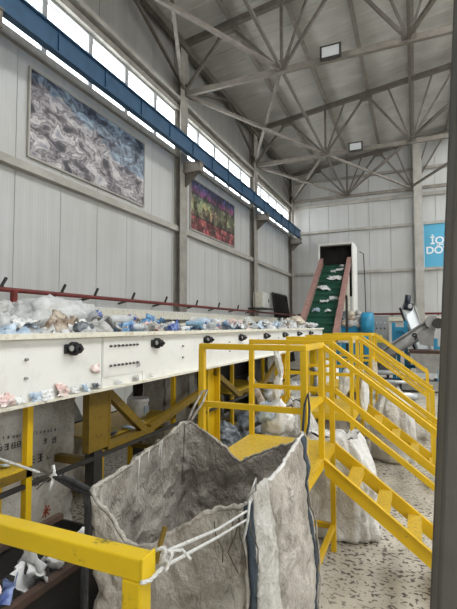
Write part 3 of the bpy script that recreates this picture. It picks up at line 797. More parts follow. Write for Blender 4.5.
for i, (y, k, lab) in enumerate(pos):
    s = (.085, .06, .07, .10, .105, .055, .075, .05, .05, .05, .06, .045)[i]
    tag(sheet_obj('paper_scrap', k, (CX+.032, y, CB+.03 if k != 'pink' else CB+.05), (s*.42, s*.62, s*.25), (R_(random.uniform(-15, 15)), R_(62), R_(random.uniform(-12, 12)))), lab, 'scrap')
scrap('paper_scrap', 'pink', 'pink tape scrap on the panel beside the seam', (CX+.012, 2.68, 1.42), (.06, .09, .04), (0, R_(85), 0), 41)
scrap('paper_scrap', 'grey', 'torn grey label on the cover plate', (CX+.014, 3.24, 1.41), (.05, .05, .02), (0, R_(88), 0), 45)

# ------------------------------------------------------------------ inclined green belt
A = Vector((-2.45, 11.75, 1.42)); B = Vector((-2.68, 16.2, 4.02))
d = (B-A).normalized(); sx = Vector((d.y, -d.x, 0)).normalized(); nz = sx.cross(d).normalized()
if nz.z < 0: nz = -nz
HW = .44
t = thing('inclined_conveyor', 'steep green cleated belt conveyor rising to a cream hood', 'conveyor', (A.x, A.y, 0))
L = (B-A).length
MB().bar(A, B, HW*2, .03).build('belt', M['belt_green'], t)
n = 11
for i in range(n):
    p = A+d*(L*(i+.5)/n)+nz*.04
    MB().bar(p-sx*(HW-.03), p+sx*(HW-.03), .05, .06).build('cleat', M['belt_green'], t)
for s in (-1, 1):
    a = A+sx*s*(HW+.06)-d*.1; b = B+sx*s*(HW+.06)+d*.12
    MB().bar(a+nz*.08, b+nz*.08, .11, .26).build('side_rail', M['rust_pink'], t)
    MB().bar(a+nz*.225, b+nz*.225, .14, .03).build('rail_cap', M['rust_pink'], t)
for f in (.12, .5, .85):
    p = A+d*(L*f)
    for s in (-1, 1):
        q = p+sx*s*(HW+.06)
        MB().box(q.x-.05, q.x+.05, q.y-.05, q.y+.05, 0, q.z).build('leg', M['machine_blue'] if f < .3 else M['cream_edge'], t)
settle(t)
t = thing('conveyor_hood', 'cream boxed hood at the head of the green belt', 'hood', (-2.68, 16.8, 0))
x0, x1, y0, y1, z0, z1 = -3.30, -2.02, 16.15, 17.3, 2.9, 4.78
MB().box(x0, x0+.06, y0, y1, z0, z1).build('side_plate', M['cream'], t); MB().box(x1-.06, x1, y0, y1, z0-.8, z1).build('side_plate', M['cream'], t)
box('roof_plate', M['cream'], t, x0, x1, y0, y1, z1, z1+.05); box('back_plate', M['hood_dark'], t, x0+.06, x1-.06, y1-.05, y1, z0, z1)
box('added_shade_lining', M['hood_dark'], t, x0+.061, x0+.075, y0+.02, y1-.06, z0, z1-.01); box('added_shade_lining', M['hood_dark'], t, x1-.075, x1-.061, y0+.02, y1-.06, z0, z1-.01); box('added_shade_lining', M['hood_dark'], t, x0+.08, x1-.08, y0+.04, y1-.06, z1-.03, z1-.01)  # dark sheets added so the hood mouth looks deep in shade
box('header', M['cream_edge'], t, x0+.06, x1-.06, y0, y0+.03, z1-.04, z1-.032)
for i in range(9):
    xx = x0+.09+i*.125
    box('rubber_curtain', M['hood_dark'], t, xx, xx+.11, y0+.55, y0+.56, 4.15, z1-.04)
box('leg', M['cream'], t, x1-.2, x1, y0+.05, y0+.25, 0, z0-.8); box('leg', M['cream'], t, x0, x0+.2, y0+.05, y0+.25, 0, z0)
box('leg', M['cream'], t, x1-.2, x1, y1-.25, y1-.05, 0, z0-.8); box('leg', M['cream'], t, x0, x0+.2, y1-.25, y1-.05, 0, z0)
settle(t)
tag(tube('cable', M['black'], None, [(-1.9, 17.0, 4.6), (-1.75, 17.0, 4.5), (-1.72, 17.0, 3.5), (-1.7, 17.05, 2.2), (-1.6, 17.0, .05)], .02, 6), 'black cable hanging down beside the cream hood', 'cable')
# pieces riding up the green belt
labs = ['white film piece on the lowest cleat of the green belt', 'pale blue film near the bottom of the green belt', 'white scrap low on the green belt', 'long white film on the green belt below the middle',
        'clear film at the middle of the green belt', 'white bag right of the middle of the green belt', 'white film left of the middle of the green belt', 'long white film across the upper green belt', 'small white scrap near the top of the green belt', 'white bag at the top of the green belt', 'small clear scrap under the hood']
data = [(.12, -.25, .20, 'white'), (.29, -.22, .13, 'pale_blue'), (.28, .13, .10, 'white'), (.40, -.05, .13, 'white'), (.44, .25, .15, 'clear'), (.60, -.25, .20, 'white'), (.58, -.1, .15, 'white'), (.75, .08, .26, 'white'), (.85, .0, .09, 'clear'), (.88, .2, .14, 'white'), (.95, .25, .1, 'clear')]
for lab, (f, sxx, s, k) in zip(labs, data):
    p = A+d*(L*f)+sx*sxx+nz*.09
    tag(sheet_obj('plastic_film', k, p, (s*.95, s*.55, .06), (R_(30), 0, random.uniform(-.5, .5))), lab, 'plastic waste', 'film pieces on the green belt')

# ------------------------------------------------------------------ stair platforms
PX0, PX1, P0, P1, PZ, RZ, MZ = -1.31, -.595, 2.53, 3.5, .833, 1.635, 1.26
TS = .037
def stair_platform(lab):
    t = thing('stair_platform', lab, 'platform', (-.9, P0, 0), 'yellow stair platforms along the conveyor')
    Y, Yd = M['yellow'], M['yellow_deck']
    box('deck', Yd, t, PX0+.0, PX1, P0, P1, PZ-.008, PZ)
    for y in (P0, P1-.05): box('deck_rail', Y, t, PX0, PX1, y, y+.05, PZ-.065, PZ-.009)
    for x in (PX0, PX1-.05): box('deck_rail', Y, t, x, x+.05, P0+.051, P1-.051, PZ-.065, PZ-.009)
    for x in (PX0, PX1-TS):
        for y in (P0, P1-TS):
            box('leg', Y, t, x, x+TS, y, y+TS, 0, PZ-.066)
    box('foot_rail', Y, t, PX1-TS, PX1-.006, P0+TS, P1-TS, .17, .21); box('foot_rail', Y, t, PX0+TS, PX1-TS, P1-TS, P1-.006, .17, .21)
    box('foot_rail', Y, t, PX0, PX0+.04, P0+TS, P1-TS, .17, .21)
    # guard rails
    e = TS/2
    yn, ys, yf = P0+e, 3.057, P1-e
    for x, y in ((PX0+e, yn), (PX0+e, yf), (PX1-e, yn), (PX1-e, ys), (PX1-e, yf)):
        box('post', Y, t, x-e, x+e, y-e, y+e, PZ, RZ-TS)
    for y in (yn, yf):
        box('top_rail', Y, t, PX0, PX1, y-e, y+e, RZ-TS, RZ, bevel=.004)
        box('mid_rail', Y, t, PX0+TS, PX1-TS, y-e*.8, y+e*.8, MZ-.035, MZ)
    box('top_rail', Y, t, PX1-TS, PX1, yn+e, ys+e, RZ-TS, RZ, bevel=.004)
    box('mid_rail', Y, t, PX1-TS, PX1, yn+e, ys-e, MZ-.035, MZ)
    # stairs descending to +X
    k = .746; X1 = .16
    for y in (ys, yf):
        xe = PX1+(PZ)/k
        MB().prism([(PX1+.002, PZ), (PX1+.002, PZ-.115), (xe-.115/k, 0), (xe, 0)], 'Y', y-.006, y+.006).prism([(PX1+.002, PZ), (PX1+.002, PZ-.012), (xe-.016, 0), (xe, 0)], 'Y', y-.025 if y == ys else y+.006, y-.006 if y == ys else y+.025).build('stringer', Y, t)
        bar('handrail', Y, t, (PX1-e, y, RZ-e), (X1, y, RZ-e-(X1-PX1+e)*k), TS*.9, bevel=.004)
        bar('mid_handrail', Y, t, (PX1, y, MZ-.015), (X1, y, MZ-.015-(X1-PX1)*k), .034)
        zt = RZ-e-(X1-PX1+e)*k
        box('end_post', Y, t, X1-e, X1+e, y-e, y+e, PZ-(X1-PX1)*k-.06, zt+.02)
    for i in range(5):
        x = PX1+.175+.195*i; z = PZ-k*(x-PX1)-.03
        tr = box('tread', Yd, t, x-.045, x+.045, ys+.007, yf-.007, z-.02, z)
        box('tread_edge', Y, tr, x+.037, x+.045, ys+.007, yf-.007, z-.045, z-.02)
    settle(t); return t
sp = stair_platform('nearest yellow platform with stairs, hung with the open grey sack')
for i, lab in enumerate(('middle yellow platform with stairs along the conveyor', 'farthest yellow platform with stairs near the green belt')):
    c = copy_tree(sp); c.location.y += 2.08*(i+1); c['label'] = lab

# ------------------------------------------------------------------ open grey big bag in the foreground
RIM = [(-1.118,1.30,1.120),(-1.049,1.32,1.033),(-.982,1.34,.944),(-.900,1.36,.940),(-.799,1.40,.999),(-.689,1.44,1.066),(-.584,1.50,1.081),
       (-.569,1.60,1.112),(-.578,1.75,1.093),(-.585,1.95,1.086),(-.582,2.15,1.110),(-.590,2.40,1.135),(-.661,2.41,1.073),(-.792,2.42,1.019),
       (-.902,2.41,.966),(-.977,2.40,.938),(-1.069,2.40,1.013),(-1.177,2.38,1.086),(-1.300,2.34,1.151),(-1.297,2.10,1.112),(-1.289,1.85,1.079),(-1.209,1.55,1.091)]
BASE = {0: (-1.16, 1.40), 6: (-.55, 1.50), 11: (-.50, 2.42), 18: (-1.33, 2.38), 22: (-1.16, 1.40)}
def cr(P, u):
    n = len(P); i = int(math.floor(u)); f = u-i
    p = [Vector(P[(i+k) % n]) for k in (-1, 0, 1, 2)]
    return .5*((2*p[1])+(p[2]-p[0])*f+(2*p[0]-5*p[1]+4*p[2]-p[3])*f*f+(3*p[1]-p[0]-3*p[2]+p[3])*f**3)
def base_at(u):
    ks = sorted(BASE)
    for a, b in zip(ks[:-1], ks[1:]):
        if a <= u <= b:
            f = (u-a)/(b-a); return Vector((*BASE[a], 0)).lerp(Vector((*BASE[b], 0)), f)
CEN = Vector((-.93, 1.93, 0))
def bag(u, v, off=0):
    u = u % 22
    r = cr(RIM, u); b = base_at(u)
    p = Vector((r.x+(b.x-r.x)*max(v, 0)**.8, r.y+(b.y-r.y)*max(v, 0)**.8, r.z*(1-v)+.012))
    out = (Vector((p.x, p.y, 0))-CEN).normalized()
    q = Vector((p.x*5, p.y*5, p.z*3.2))
    cm = min(abs(u-c) for c in (0, 6.3, 11, 18, 22))
    bul = .05*math.sin(math.pi*min(1, v*1.05))*(min(1, cm/2.5))
    wr = .026*noise.noise(q)+.020*(abs(noise.noise(q*2.1))*2-.6)+.010*(abs(noise.noise(q*4.5+Vector((0,0,p.z*6))))*2-.5)+.004*noise.noise(q*9)
    wr *= min(1, .35+v*4)
    return p+out*(bul+wr+off)
t = thing('bulk_bag', 'open dusty grey bulk bag hung from the nearest platform', 'bag', (CEN.x, CEN.y, 0))
NU, NV = 176, 60
rows = [[bag(22*i/NU, (j/NV)) for i in range(NU+1)] for j in range(NV+1)]
body = MB().grid(rows)
bmesh.ops.remove_doubles(body.bm, verts=body.bm.verts, dist=1e-5)
body.build('body', M['sack_grey'], t, solid=.006)
MB().grid([[bag(22*i/60, 1).lerp(CEN, f/4) + Vector((0, 0, .004)) for i in range(61)] for f in range(5)]).build('bottom', M['sack_grey'], t)
def rim_strip(name, u0, u1, w, r, mat, jit=.006, par=None):
    n = max(6, int((u1-u0)*8)); rr = random.Random(int(u0*10))
    pts = [bag(u0+(u1-u0)*i/n, 0, 0)+Vector((0, 0, rr.uniform(-jit, jit)+.002)) for i in range(n+1)]
    return MB().tube(pts, [r*rr.uniform(.7, 1.3) for _ in pts], 6).build(name, mat, par or t)
rim_strip('rim_hem', 0, 6, .02, .008, M['sack_grey']); rim_strip('rim_hem', 6, 11, .02, .009, M['sack_white'])
rim_strip('rim_hem', 11, 18, .02, .009, M['sack_grey']); rim_strip('rim_hem', 18, 22, .02, .010, M['sack_grey'])
def webbing(u, du, v0, v1, mat, off=.008, name='webbing'):
    rows = [[bag(u+s*du/2+.10*math.sin(v*5), v0+(v1-v0)*j/30, off) for s in (-1, -.33, .33, 1)] for j in range(31) for v in [v0+(v1-v0)*j/30]]
    return MB().grid(rows).build(name, mat, t, solid=.006)
wb1 = webbing(6.15, .42, .0, .97, M['strap_blue']); webbing(5.80, .10, .01, .97, M['sack_grey'], .012, 'seam_cord'); webbing(10.72, .22, .0, .97, M['strap_blue']); webbing(11.0, .14, 0, .97, M['sack_grey'], .018, 'seam_cord')
MB().grid([[(-1.165+.045*i+.006*math.sin(j*.9), 1.305-.012*i+.01*math.sin(j*.5), 1.115-.05*j) for i in range(2)] for j in range(16)]).build('hanging_strap', M['strap_black'], t, solid=.004)
webbing(18.0, .14, 0, .3, M['sack_grey'], -.012, 'seam_cord')
# pale sheet laid over the near right corner and the folded strip at the near left corner
MB().grid([[bag(6.42+1.35*i/10, -.02+.98*j/40, .010+.004*math.sin(i*2+j)) for i in range(11)] for j in range(41)]).build('pale_corner_panel', M['sack_light'], t, solid=.004)
MB().grid([[bag(.15+1.9*i/8, .0+.10*j/4, .012) for i in range(9)] for j in range(5)]).build('rim_fold', M['sack_grey'], t, solid=.004)
# corner loops and frayed threads
tube('corner_loop', M['strap_blue'], t, [bag(11, .03, .01), (-.575, 2.50, 1.19), (-.575, 2.515, 1.27), (-.58, 2.505, 1.36), (-.60, 2.50, 1.29), bag(11.1, .0, .0)], .007, 6)
tube('corner_loop', M['sack_grey'], t, [bag(18, .02, 0), (-1.285, 2.42, 1.24), (-1.265, 2.50, 1.33), (-1.24, 2.515, 1.34), (-1.25, 2.48, 1.27), bag(17.8, .0, 0)], .008, 6)
rr = random.Random(5)
for i in range(5):
    b0 = bag(5.0+rr.random()*1.2, .03, .012); l = rr.uniform(.06, .2); sd = rr.uniform(-.05, .05)
    tube('frayed_thread', M['thread'], t, [b0, b0+Vector((sd*.3, -.015, -l*.3)), b0+Vector((sd, -.02, -l*.65)), b0+Vector((sd*.5+.02, -.018, -l))], .0024, 5)
for i in range(4):
    b0 = bag(19.2+rr.random()*1.2, .0, .0)
    tube('frayed_thread', M['sack_white'], t, [b0, b0+Vector((.01, 0, .03)), b0+Vector((.05, -.02, .035)), b0+Vector((.06, -.05, -.03-.1*rr.random()))], .003, 5)
tube('frayed_thread', M['rope'], t, [bag(6.2, -.01, .01), bag(6.0, .03, .03), bag(5.9, .08, .02), bag(5.75, .11, .02)], .005, 6)
tube('frayed_thread', M['sack_white'], t, [bag(6.1, -.01, .0), bag(6.2, -.05, .03), bag(6.5, -.07, .03), bag(6.6, -.02, .02)], .004, 6)
settle(t)

# ------------------------------------------------------------------ foreground rail, ropes
t = thing('near_guard_rail', 'yellow guard rail end with an oily corner in the foreground', 'guard rail', (-.53, .74, 0))
RT = 1.30; yr = .755
box('rail', M['yellow_near'], t, -1.5, -.492, yr-.042, yr, RT-.044, RT, bevel=.004)
box('post', M['yellow_near'], t, -.538, -.494, yr-.042, yr-.002, 0, RT-.044, bevel=.004)
bar('welded_rod', M['yellow_shaded_dirty'], t, (-.492, yr+.008, RT-.03), (-.483, yr+.03, RT+.035), .007, .008)
box('end_cap', M['yellow_near'], t, -.494, -.487, yr-.044, yr+.002, RT-.048, RT+.003, bevel=.002)
settle(t)
def twist(name, par, pts, r):
    # two-strand laid rope along a polyline
    P = [Vector(p) for p in pts]; fine = []
    for a, b in zip(P[:-1], P[1:]):
        n = max(2, int((b-a).length/.006)); fine += [a.lerp(b, i/n) for i in range(n)]
    fine.append(P[-1]); m = MB()
    for s in (0, 2.094, 4.189):
        st = []
        for i, p in enumerate(fine):
            dd = (fine[min(i+1, len(fine)-1)]-fine[max(i-1, 0)]).normalized(); ux = dd.cross(Vector((0, 0, 1))).normalized(); uy = dd.cross(ux)
            an = i*.9+s; st.append(p+(ux*math.cos(an)+uy*math.sin(an))*r*.5)
        m.tube(st, r*.62, 5)
    return m.build(name, M['rope'], par)
t = thing('rope', 'white twisted rope tying the grey bag to the yellow rail corner', 'rope', (-.47, .76, 1.28))
k1, k2 = Vector((-.478, .778, 1.288)), bag(6.05, .015, .015)
twist('strand', t, [k1, k1.lerp(k2, .5)+Vector((0, 0, -.01)), k2], .004)
kb = Vector((-.476, .775, 1.262))
twist('strand', t, [kb, kb.lerp(k2, .5)+Vector((0, 0, -.018)), k2+Vector((0, 0, -.03))], .004)
for c, rr_ in (((-.484, .772, 1.287), .011), ((-.476, .772, 1.266), .010), ((-.472, .78, 1.282), .009)):
    twist('knot', t, [(c[0]+rr_*math.cos(a)*.8, c[1]+rr_*math.sin(a*2)*.4, c[2]+rr_*math.sin(a)) for a in [i*.5 for i in range(15)]], .004)
twist('loose_end', t, [(-.470, .78, 1.29), (-.450, .80, 1.288), (-.43, .80, 1.272)], .003)
twist('rail_wrap', t, [(-.488, .708, 1.262), (-.482, .73, 1.256), (-.476, .765, 1.264)], .0042)
settle(t)
c0 = bag(0, .0, .0)
t = thing('rope', 'white rope and black strap stretched left from the grey bag corner', 'rope', tuple(c0))
pL = Vector((-1.43, 1.42, 1.105))
tube('strap', M['strap_black'], t, [c0, c0.lerp(pL, .35)+Vector((0, 0, .012)), c0.lerp(pL, .7)+Vector((0, 0, .012)), pL], [.010, .011, .009, .006], 6)
tube('strap', M['strap_black'], t, [c0+Vector((0, 0, -.012)), c0.lerp(pL, .5)+Vector((0, 0, -.01)), pL], [.010, .010, .006], 6)
twist('strand', t, [pL, pL+Vector((-.30, .05, .006)), pL+Vector((-.75, .12, .02))], .006)
twist('knot', t, [pL+Vector((.008*math.cos(a), .006*math.sin(2*a), .012*math.sin(a))) for a in [i*.6 for i in range(12)]], .006)
tube('loose_end', FILM['white'], t, [pL, pL+Vector((.005, 0, .025)), pL+Vector((-.002, .0, .05))], .006, 6)
tube('loose_end', FILM['white'], t, [pL, pL+Vector((.002, -.01, -.025)), pL+Vector((-.008, -.01, -.055))], .006, 6)
rr = random.Random(9)
for i in range(8):
    a = rr.uniform(-.9, .9)
    tube('frayed_thread', M['thread'], t, [pL, pL+Vector((-.04, 0, .03*a)), pL+Vector((-.07-.04*rr.random(), rr.uniform(-.02, .02), -.02+.06*a))], .0025, 5)
settle(t)

# ------------------------------------------------------------------ leaning dark pillar at the right edge
t = thing('dark_column', 'dark grey painted column close at the right edge', 'column', (.14, .9, 0))
def colbox(name, xa, xb, ya, yb):
    def X(z): return -.0512+.0574*z
    MB().quadbox([(X(0)+xa, ya, 0), (X(0)+xb, ya, 0), (X(0)+xb, yb, 0), (X(0)+xa, yb, 0), (X(4)+xa, ya, 4), (X(4)+xb, ya, 4), (X(4)+xb, yb, 4), (X(4)+xa, yb, 4)]).build(name, M['pillar'], t, bevel=.006)
colbox('back_plate', 0, .26, .985, 1.0); colbox('front_plate', 0, .26, .78, .80); colbox('side_plate', .002, .02, .80, .985); colbox('side_plate', .24, .26, .80, .985)
settle(t)

# ------------------------------------------------------------------ low trough at the lower left with paper scraps
t = thing('waste_trough', 'low dark trough with a rusty edge at the lower left', 'trough', (-1.9, 1.4, 0))
box('side_sheet', M['dark_steel'], t, -1.68, -1.665, .3, 2.25, .03, .47); box('edge', M['rust'], t, -1.70, -1.655, .3, 2.25, .47, .505)
box('side_sheet', M['dark_steel'], t, -2.2, -2.185, .3, 2.25, .03, .47); box('edge', M['rust'], t, -2.21, -2.17, .3, 2.25, .47, .505)
box('bottom_sheet', M['dark_steel'], t, -2.185, -1.68, .3, 2.25, .3, .315); box('end_sheet', M['dark_steel'], t, -2.185, -1.68, 2.235, 2.25, .316, .47)
for y in (.5, 2.1): box('foot', M['dark_steel'], t, -2.15, -1.72, y, y+.05, 0, .3)
settle(t)
for i, (x, y, z, s, k, lab) in enumerate(((-1.76, 1.47, .52, .12, 'royal', 'blue crumpled scrap in the trough corner'), (-1.76, 1.41, .56, .06, 'pink', 'pink scrap at the lower left of the trough'), (-1.77, 1.58, .52, .15, 'white', 'white crumpled paper in the trough by the left end'),
    (-1.80, 1.66, .55, .16, 'white', 'large white paper standing up in the trough'), (-1.76, 1.78, .52, .14, 'white', 'white paper sheet at the middle of the trough'), (-1.75, 1.92, .52, .13, 'white', 'creamy paper scrap at the far end of the trough'),
    (-1.73, 2.03, .52, .10, 'tan', 'tan paper strip behind the yellow rail in the trough'), (-1.84, 1.85, .50, .12, 'dark', 'dark crumpled scrap deep in the trough'), (-1.72, 1.62, .54, .10, 'white', 'small white paper curled over the rusty trough edge'), (-1.71, 1.72, .54, .09, 'white', 'white paper strip on the middle of the rusty edge'), (-1.71, 1.86, .53, .09, 'pink', 'pinkish paper on the rusty trough edge'), (-1.78, 1.98, .52, .12, 'white', 'white paper at the far end of the trough behind the strip'))):
    scrap('paper_scrap', k, lab, (x, y, z), (s, s, s*.9), (R_(35+10*i % 40), R_(-30+17*i % 50), i*1.1), i+60)

# ------------------------------------------------------------------ white sacks
def sack(lab, x, y, sx, sy, h, mat, seed, top=.35, lean=(0, 0), z=0, flop=None, name='woven_sack'):
    t = thing(name, lab, 'sack', (x, y, z), 'woven sacks')
    NA, NB = 84, 50; rows = []
    for j in range(NB+1):
        v = j/NB; row = []
        for i in range(NA+1):
            a = 2*math.pi*i/NA; ca, sa = math.cos(a), math.sin(a)
            e = .62
            cx = math.copysign(abs(ca)**e, ca); cy = math.copysign(abs(sa)**e, sa)
            prof = min(1, (.86+.55*v**.5))*(1 if v < .55 else 1-(1-top)*((v-.55)/.45)**1.6)
            q = Vector((cx*1.6+seed, cy*1.6, v*3))
            q2 = Vector((cx*2.6+seed, cy*2.6, v*1.6)); w_ = 1+.10*noise.noise(q)+.16*(abs(noise.noise(q2))*2-.5)+.07*(abs(noise.noise(q2*2.3))*2-.5)+.03*noise.noise(q*7)
            zz = h*v*(1+.05*noise.noise(Vector((ca*2, sa*2, seed))))
            row.append((cx*sx*prof*w_+lean[0]*v, cy*sy*prof*w_+lean[1]*v, max(.002, zz)))
        row[-1] = row[0]; rows.append(row)
    m = MB().grid(rows); bmesh.ops.remove_doubles(m.bm, verts=m.bm.verts, dist=1e-5)
    m.build('body', mat, t, solid=.004)
    m = MB(); ring = [Vector(p) for p in rows[-1][:-1]]; c = sum(ring, Vector())/len(ring)
    rr = [[p.lerp(c, f)+Vector((0, 0, .05*noise.noise(p*9+Vector((f*4, seed, 0)))-.04*f)) for p in ring+ring[:1]] for f in (0, .35, .7, .98)]
    m.grid(rr).build('top_fold', mat, t)
    return t
sack('full white sack standing under the nearest stairs', -.68, 3.90, .36, .30, .80, M['sack_white'], 2, .55)
sack('white sack slumped between the first two platforms', -1.12, 4.36, .24, .2, 1.0, M['sack_light'], 5, .3)
sack('grey sack behind the middle platform post', -.93, 5.1, .24, .3, .72, M['sack_dull'], 8, .5)
sack('pale sack under the middle stairs', -.30, 6.2, .26, .30, .92, M['sack_light'], 11, .3)
sack('grey sack standing beneath the farthest platform', -.93, 7.2, .24, .3, .72, M['sack_dull'], 14, .4)
# sack hung under the conveyor with printed characters
def marks(par, face, rows, mat, seed):
    rr = random.Random(seed)
    for (ya_, za_, yb_, zb_, n, sz) in rows:
        for k in range(n):
            f = k/max(1, n-1); m = MB(); cy, cz = ya_+(yb_-ya_)*f, za_+(zb_-za_)*f
            x = face(cy, cz)
            for q in range(3):
                zz = cz+(q-1)*.38*sz+rr.uniform(-.06, .06)*sz; ya = cy-.42*sz*rr.uniform(.5, 1); yb = cy+.42*sz*rr.uniform(.5, 1)
                m.box(x, x+.003, ya, yb, zz-.05*sz, zz+.05*sz)
            for _ in range(2):
                yy = cy+rr.uniform(-.38, .38)*sz; m.box(x, x+.003, yy-.05*sz, yy+.05*sz, cz-.5*sz*rr.uniform(.6, 1), cz+.5*sz*rr.uniform(.6, 1))
            m.build('printed_character', mat, par)
def hung_sheet(lab, x, y0, y1, z0, z1, depth, mat, seed, name='woven_sack'):
    t = thing(name, lab, 'sack', (x-depth/2, (y0+y1)/2, z0), 'woven sacks')
    NA, NB = 50, 34; rows = []
    for j in range(NB+1):
        v = j/NB; row = []
        for i in range(NA+1):
            a = 4*i/NA % 4; s = a % 1
            y, xx = [(y0+(y1-y0)*s, x), (y1, x-depth*s), (y1-(y1-y0)*s, x-depth), (y0, x-depth+depth*s)][int(a)]
            z = z0+(z1-z0)*v
            q = Vector((xx*4+seed, y*4, z*2.5)); wv = .035*noise.noise(q)+.02*(abs(noise.noise(q*2.2))*2-.5)
            bl = .04*math.sin(math.pi*s)*math.sin(math.pi*v)
            nx, ny = [(1, 0), (0, 1), (-1, 0), (0, -1)][int(a)]
            row.append((xx+nx*(wv+bl-.04), y+ny*(wv+bl-.04), z))
        row[-1] = row[0]; rows.append(row)
    m = MB().grid(rows); bmesh.ops.remove_doubles(m.bm, verts=m.bm.verts, dist=1e-5)
    m.build('body', mat, t, solid=.004)
    for yy in (y0+.08, y1-.08):
        for xx in (x-.06, x-depth+.06): box('strap', mat, t, xx-.012, xx+.012, yy-.02, yy+.02, z1-.03, CB+.05)
    settle(t); return t
hs = hung_sheet('printed white sack hanging under the near end of the conveyor', -2.76, 1.6, 3.03, .03, 1.20, .5, M['sack_light'], 3)
def hs_face(y, z):
    sfr = (y-1.6)/(3.03-1.6); q = Vector((-2.76*4+3, y*4, z*2.5)); v = (z-.03)/1.17
    return -2.76+.035*noise.noise(q)+.02*(abs(noise.noise(q*2.2))*2-.5)+.04*math.sin(math.pi*sfr)*math.sin(math.pi*v)-.04+.006
marks(hs, hs_face, [(2.22, .94, 2.76, .885, 15, .022), (2.23, .875, 2.45, .85, 5, .052), (2.56, .83, 2.74, .81, 3, .052), (2.53, .70, 2.70, .69, 3, .065), (2.58, .52, 2.84, .505, 3, .075)], M['print_dark'], 4)
m = MB(); fx = hs_face(2.68, .25)+.004
for a in range(4):
    an = a*math.pi/4; m.bar((fx, 2.68-.05*math.cos(an), .25-.05*math.sin(an)), (fx, 2.68+.05*math.cos(an), .25+.05*math.sin(an)), .004, .012)
m.build('printed_character', M['print_red'], hs)
settle(hs)
hung_sheet('grey sack lying on the shelf behind the bucket', -2.75, 4.5, 5.1, .3, 1.12, .4, M['sack_dull'], 9)
hung_sheet('dim sack hanging under the far half of the conveyor', -2.8, 8.6, 9.3, .05, 1.2, .45, M['sack_dull'], 12)
hung_sheet('dim sack hanging under the conveyor behind the guard rail', -3.1, 5.4, 6.0, .05, 1.2, .2, M['sack_dull'], 15)
# bucket on the shelf
t = thing('bucket', 'white plastic bucket on the yellow shelf', 'bucket', (-2.85, 4.05, .74))
MB().tube([(0, 0, .0), (0, 0, .02), (0, 0, .2), (0, 0, .21)], [.085, .09, .115, .115], 20).build('body', FILM['white'], t)
MB().tube([(0, 0, .17), (0, 0, .185)], .119, 20).build('band', FILM['white'], t)
box('label', FILM['pale_blue'], t, .105, .112, -.04, .04, .05, .13)
for i, (x, y, z, s, k, lab) in enumerate(((-2.6, 3.3, .75, .045, 'dark', 'dark round scrap on the shelf below the brace'), (-2.62, 3.55, .75, .06, 'pale_blue', 'pale blue scrap on the shelf below the brace'), (-2.8, 3.35, .76, .05, 'red', 'red scrap on the shelf next to the leg'), (-2.66, 3.8, .75, .05, 'tan', 'tan scrap on the shelf before the bucket'),
     (-2.45, 2.02, .85, .03, 'pale_blue', 'small bluish scrap on the near shelf corner'), (-2.55, 1.75, .85, .045, 'red', 'red and white scrap at the left of the near shelf'), (-2.56, 1.83, .86, .04, 'white', 'white scrap on the near shelf'))):
    tag(lump_obj('plastic_scrap', k, (x, y, z), (s, s*1.2, s*.4), lo=True), lab, 'scrap')
# rubbish beside the near platform: film heap, tube, hanging film
for nm, k, lab, loc, size in (('plastic_bag', 'white', 'white bag heap standing behind the nearest platform deck', (-1.13, 3.74, .92), (.13, .13, .16)), ('plastic_bag', 'pale_blue', 'pale blue film on the white bag heap', (-1.22, 3.66, .98), (.10, .07, .09)),
    ('plastic_bag', 'white', 'white film hanging from the rail behind the nearest platform', (-1.12, 3.68, 1.22), (.045, .035, .13)), ('plastic_film', 'clear', 'clear film tied high on the rail behind the nearest platform', (-1.115, 3.7, 1.42), (.03, .03, .12)),
    ('plastic_film', 'white', 'white film draped on the middle platform stairs', (-.55, 5.15, 1.0), (.05, .05, .22)), ('plastic_film', 'clear', 'clear film draped beside the middle platform post', (-.72, 4.95, 1.15), (.06, .06, .2)),
    ('plastic_bag', 'brown', 'brown rubbish on the floor between the platforms', (-.95, 4.55, .55), (.2, .15, .12)), ('plastic_bag', 'white', 'white bag on the floor under the middle platform', (-.9, 5.9, .2), (.22, .2, .2)),
    ('plastic_bag', 'tan', 'tan bag hanging under the farthest platform', (-.62, 6.9, 1.0), (.08, .08, .25)), ('plastic_bag', 'white', 'white bag heap at the foot of the far conveyor legs', (-1.9, 6.3, .15), (.25, .3, .16)),
    ('plastic_bag', 'dark', 'bag coloured dark for the shade under the conveyor behind the guard rail', (-2.6, 5.7, .18), (.25, .3, .2)), ('plastic_bag', 'dark', 'dark bag on the floor under the conveyor', (-2.4, 6.4, .15), (.3, .3, .18)),  # first bag made dark to suit the shade under the conveyor
    ('plastic_bag', 'white', 'white bag on the floor beyond the dark bag', (-2.3, 7.3, .6), (.15, .2, .12)), ('plastic_bag', 'grey', 'grey bag under the far conveyor legs', (-2.5, 9.2, .3), (.3, .4, .3)), ('plastic_bag', 'white', 'white bag at the end of the conveyor floor', (-1.9, 10.0, .5), (.3, .3, .4))):
    tag(lump_obj(nm, k, loc, size), lab, 'plastic waste')
t = thing('cardboard_tube', 'brown cardboard tube leaning behind the nearest platform', 'tube', (-1.3, 3.85, 1.0))
tube('tube', FILM['brown'], t, [(-1.55, 4.15, 1.22), (-1.22, 3.75, .90)], .035, 12); tube('end_ring', FILM['dark'], t, [(-1.222, 3.753, .902), (-1.214, 3.743, .894)], .025, 12); settle(t)
t = thing('metal_bar', 'dark flat bar leaning behind the nearest platform', 'bar', (-1.3, 3.7, .9))
bar('shaft', M['dark_steel'], t, (-1.42, 3.66, .82), (-1.12, 3.80, .98), .05, .03); bar('handle', M['rust'], t, (-1.12, 3.80, .98), (-1.03, 3.84, 1.03), .03); settle(t)
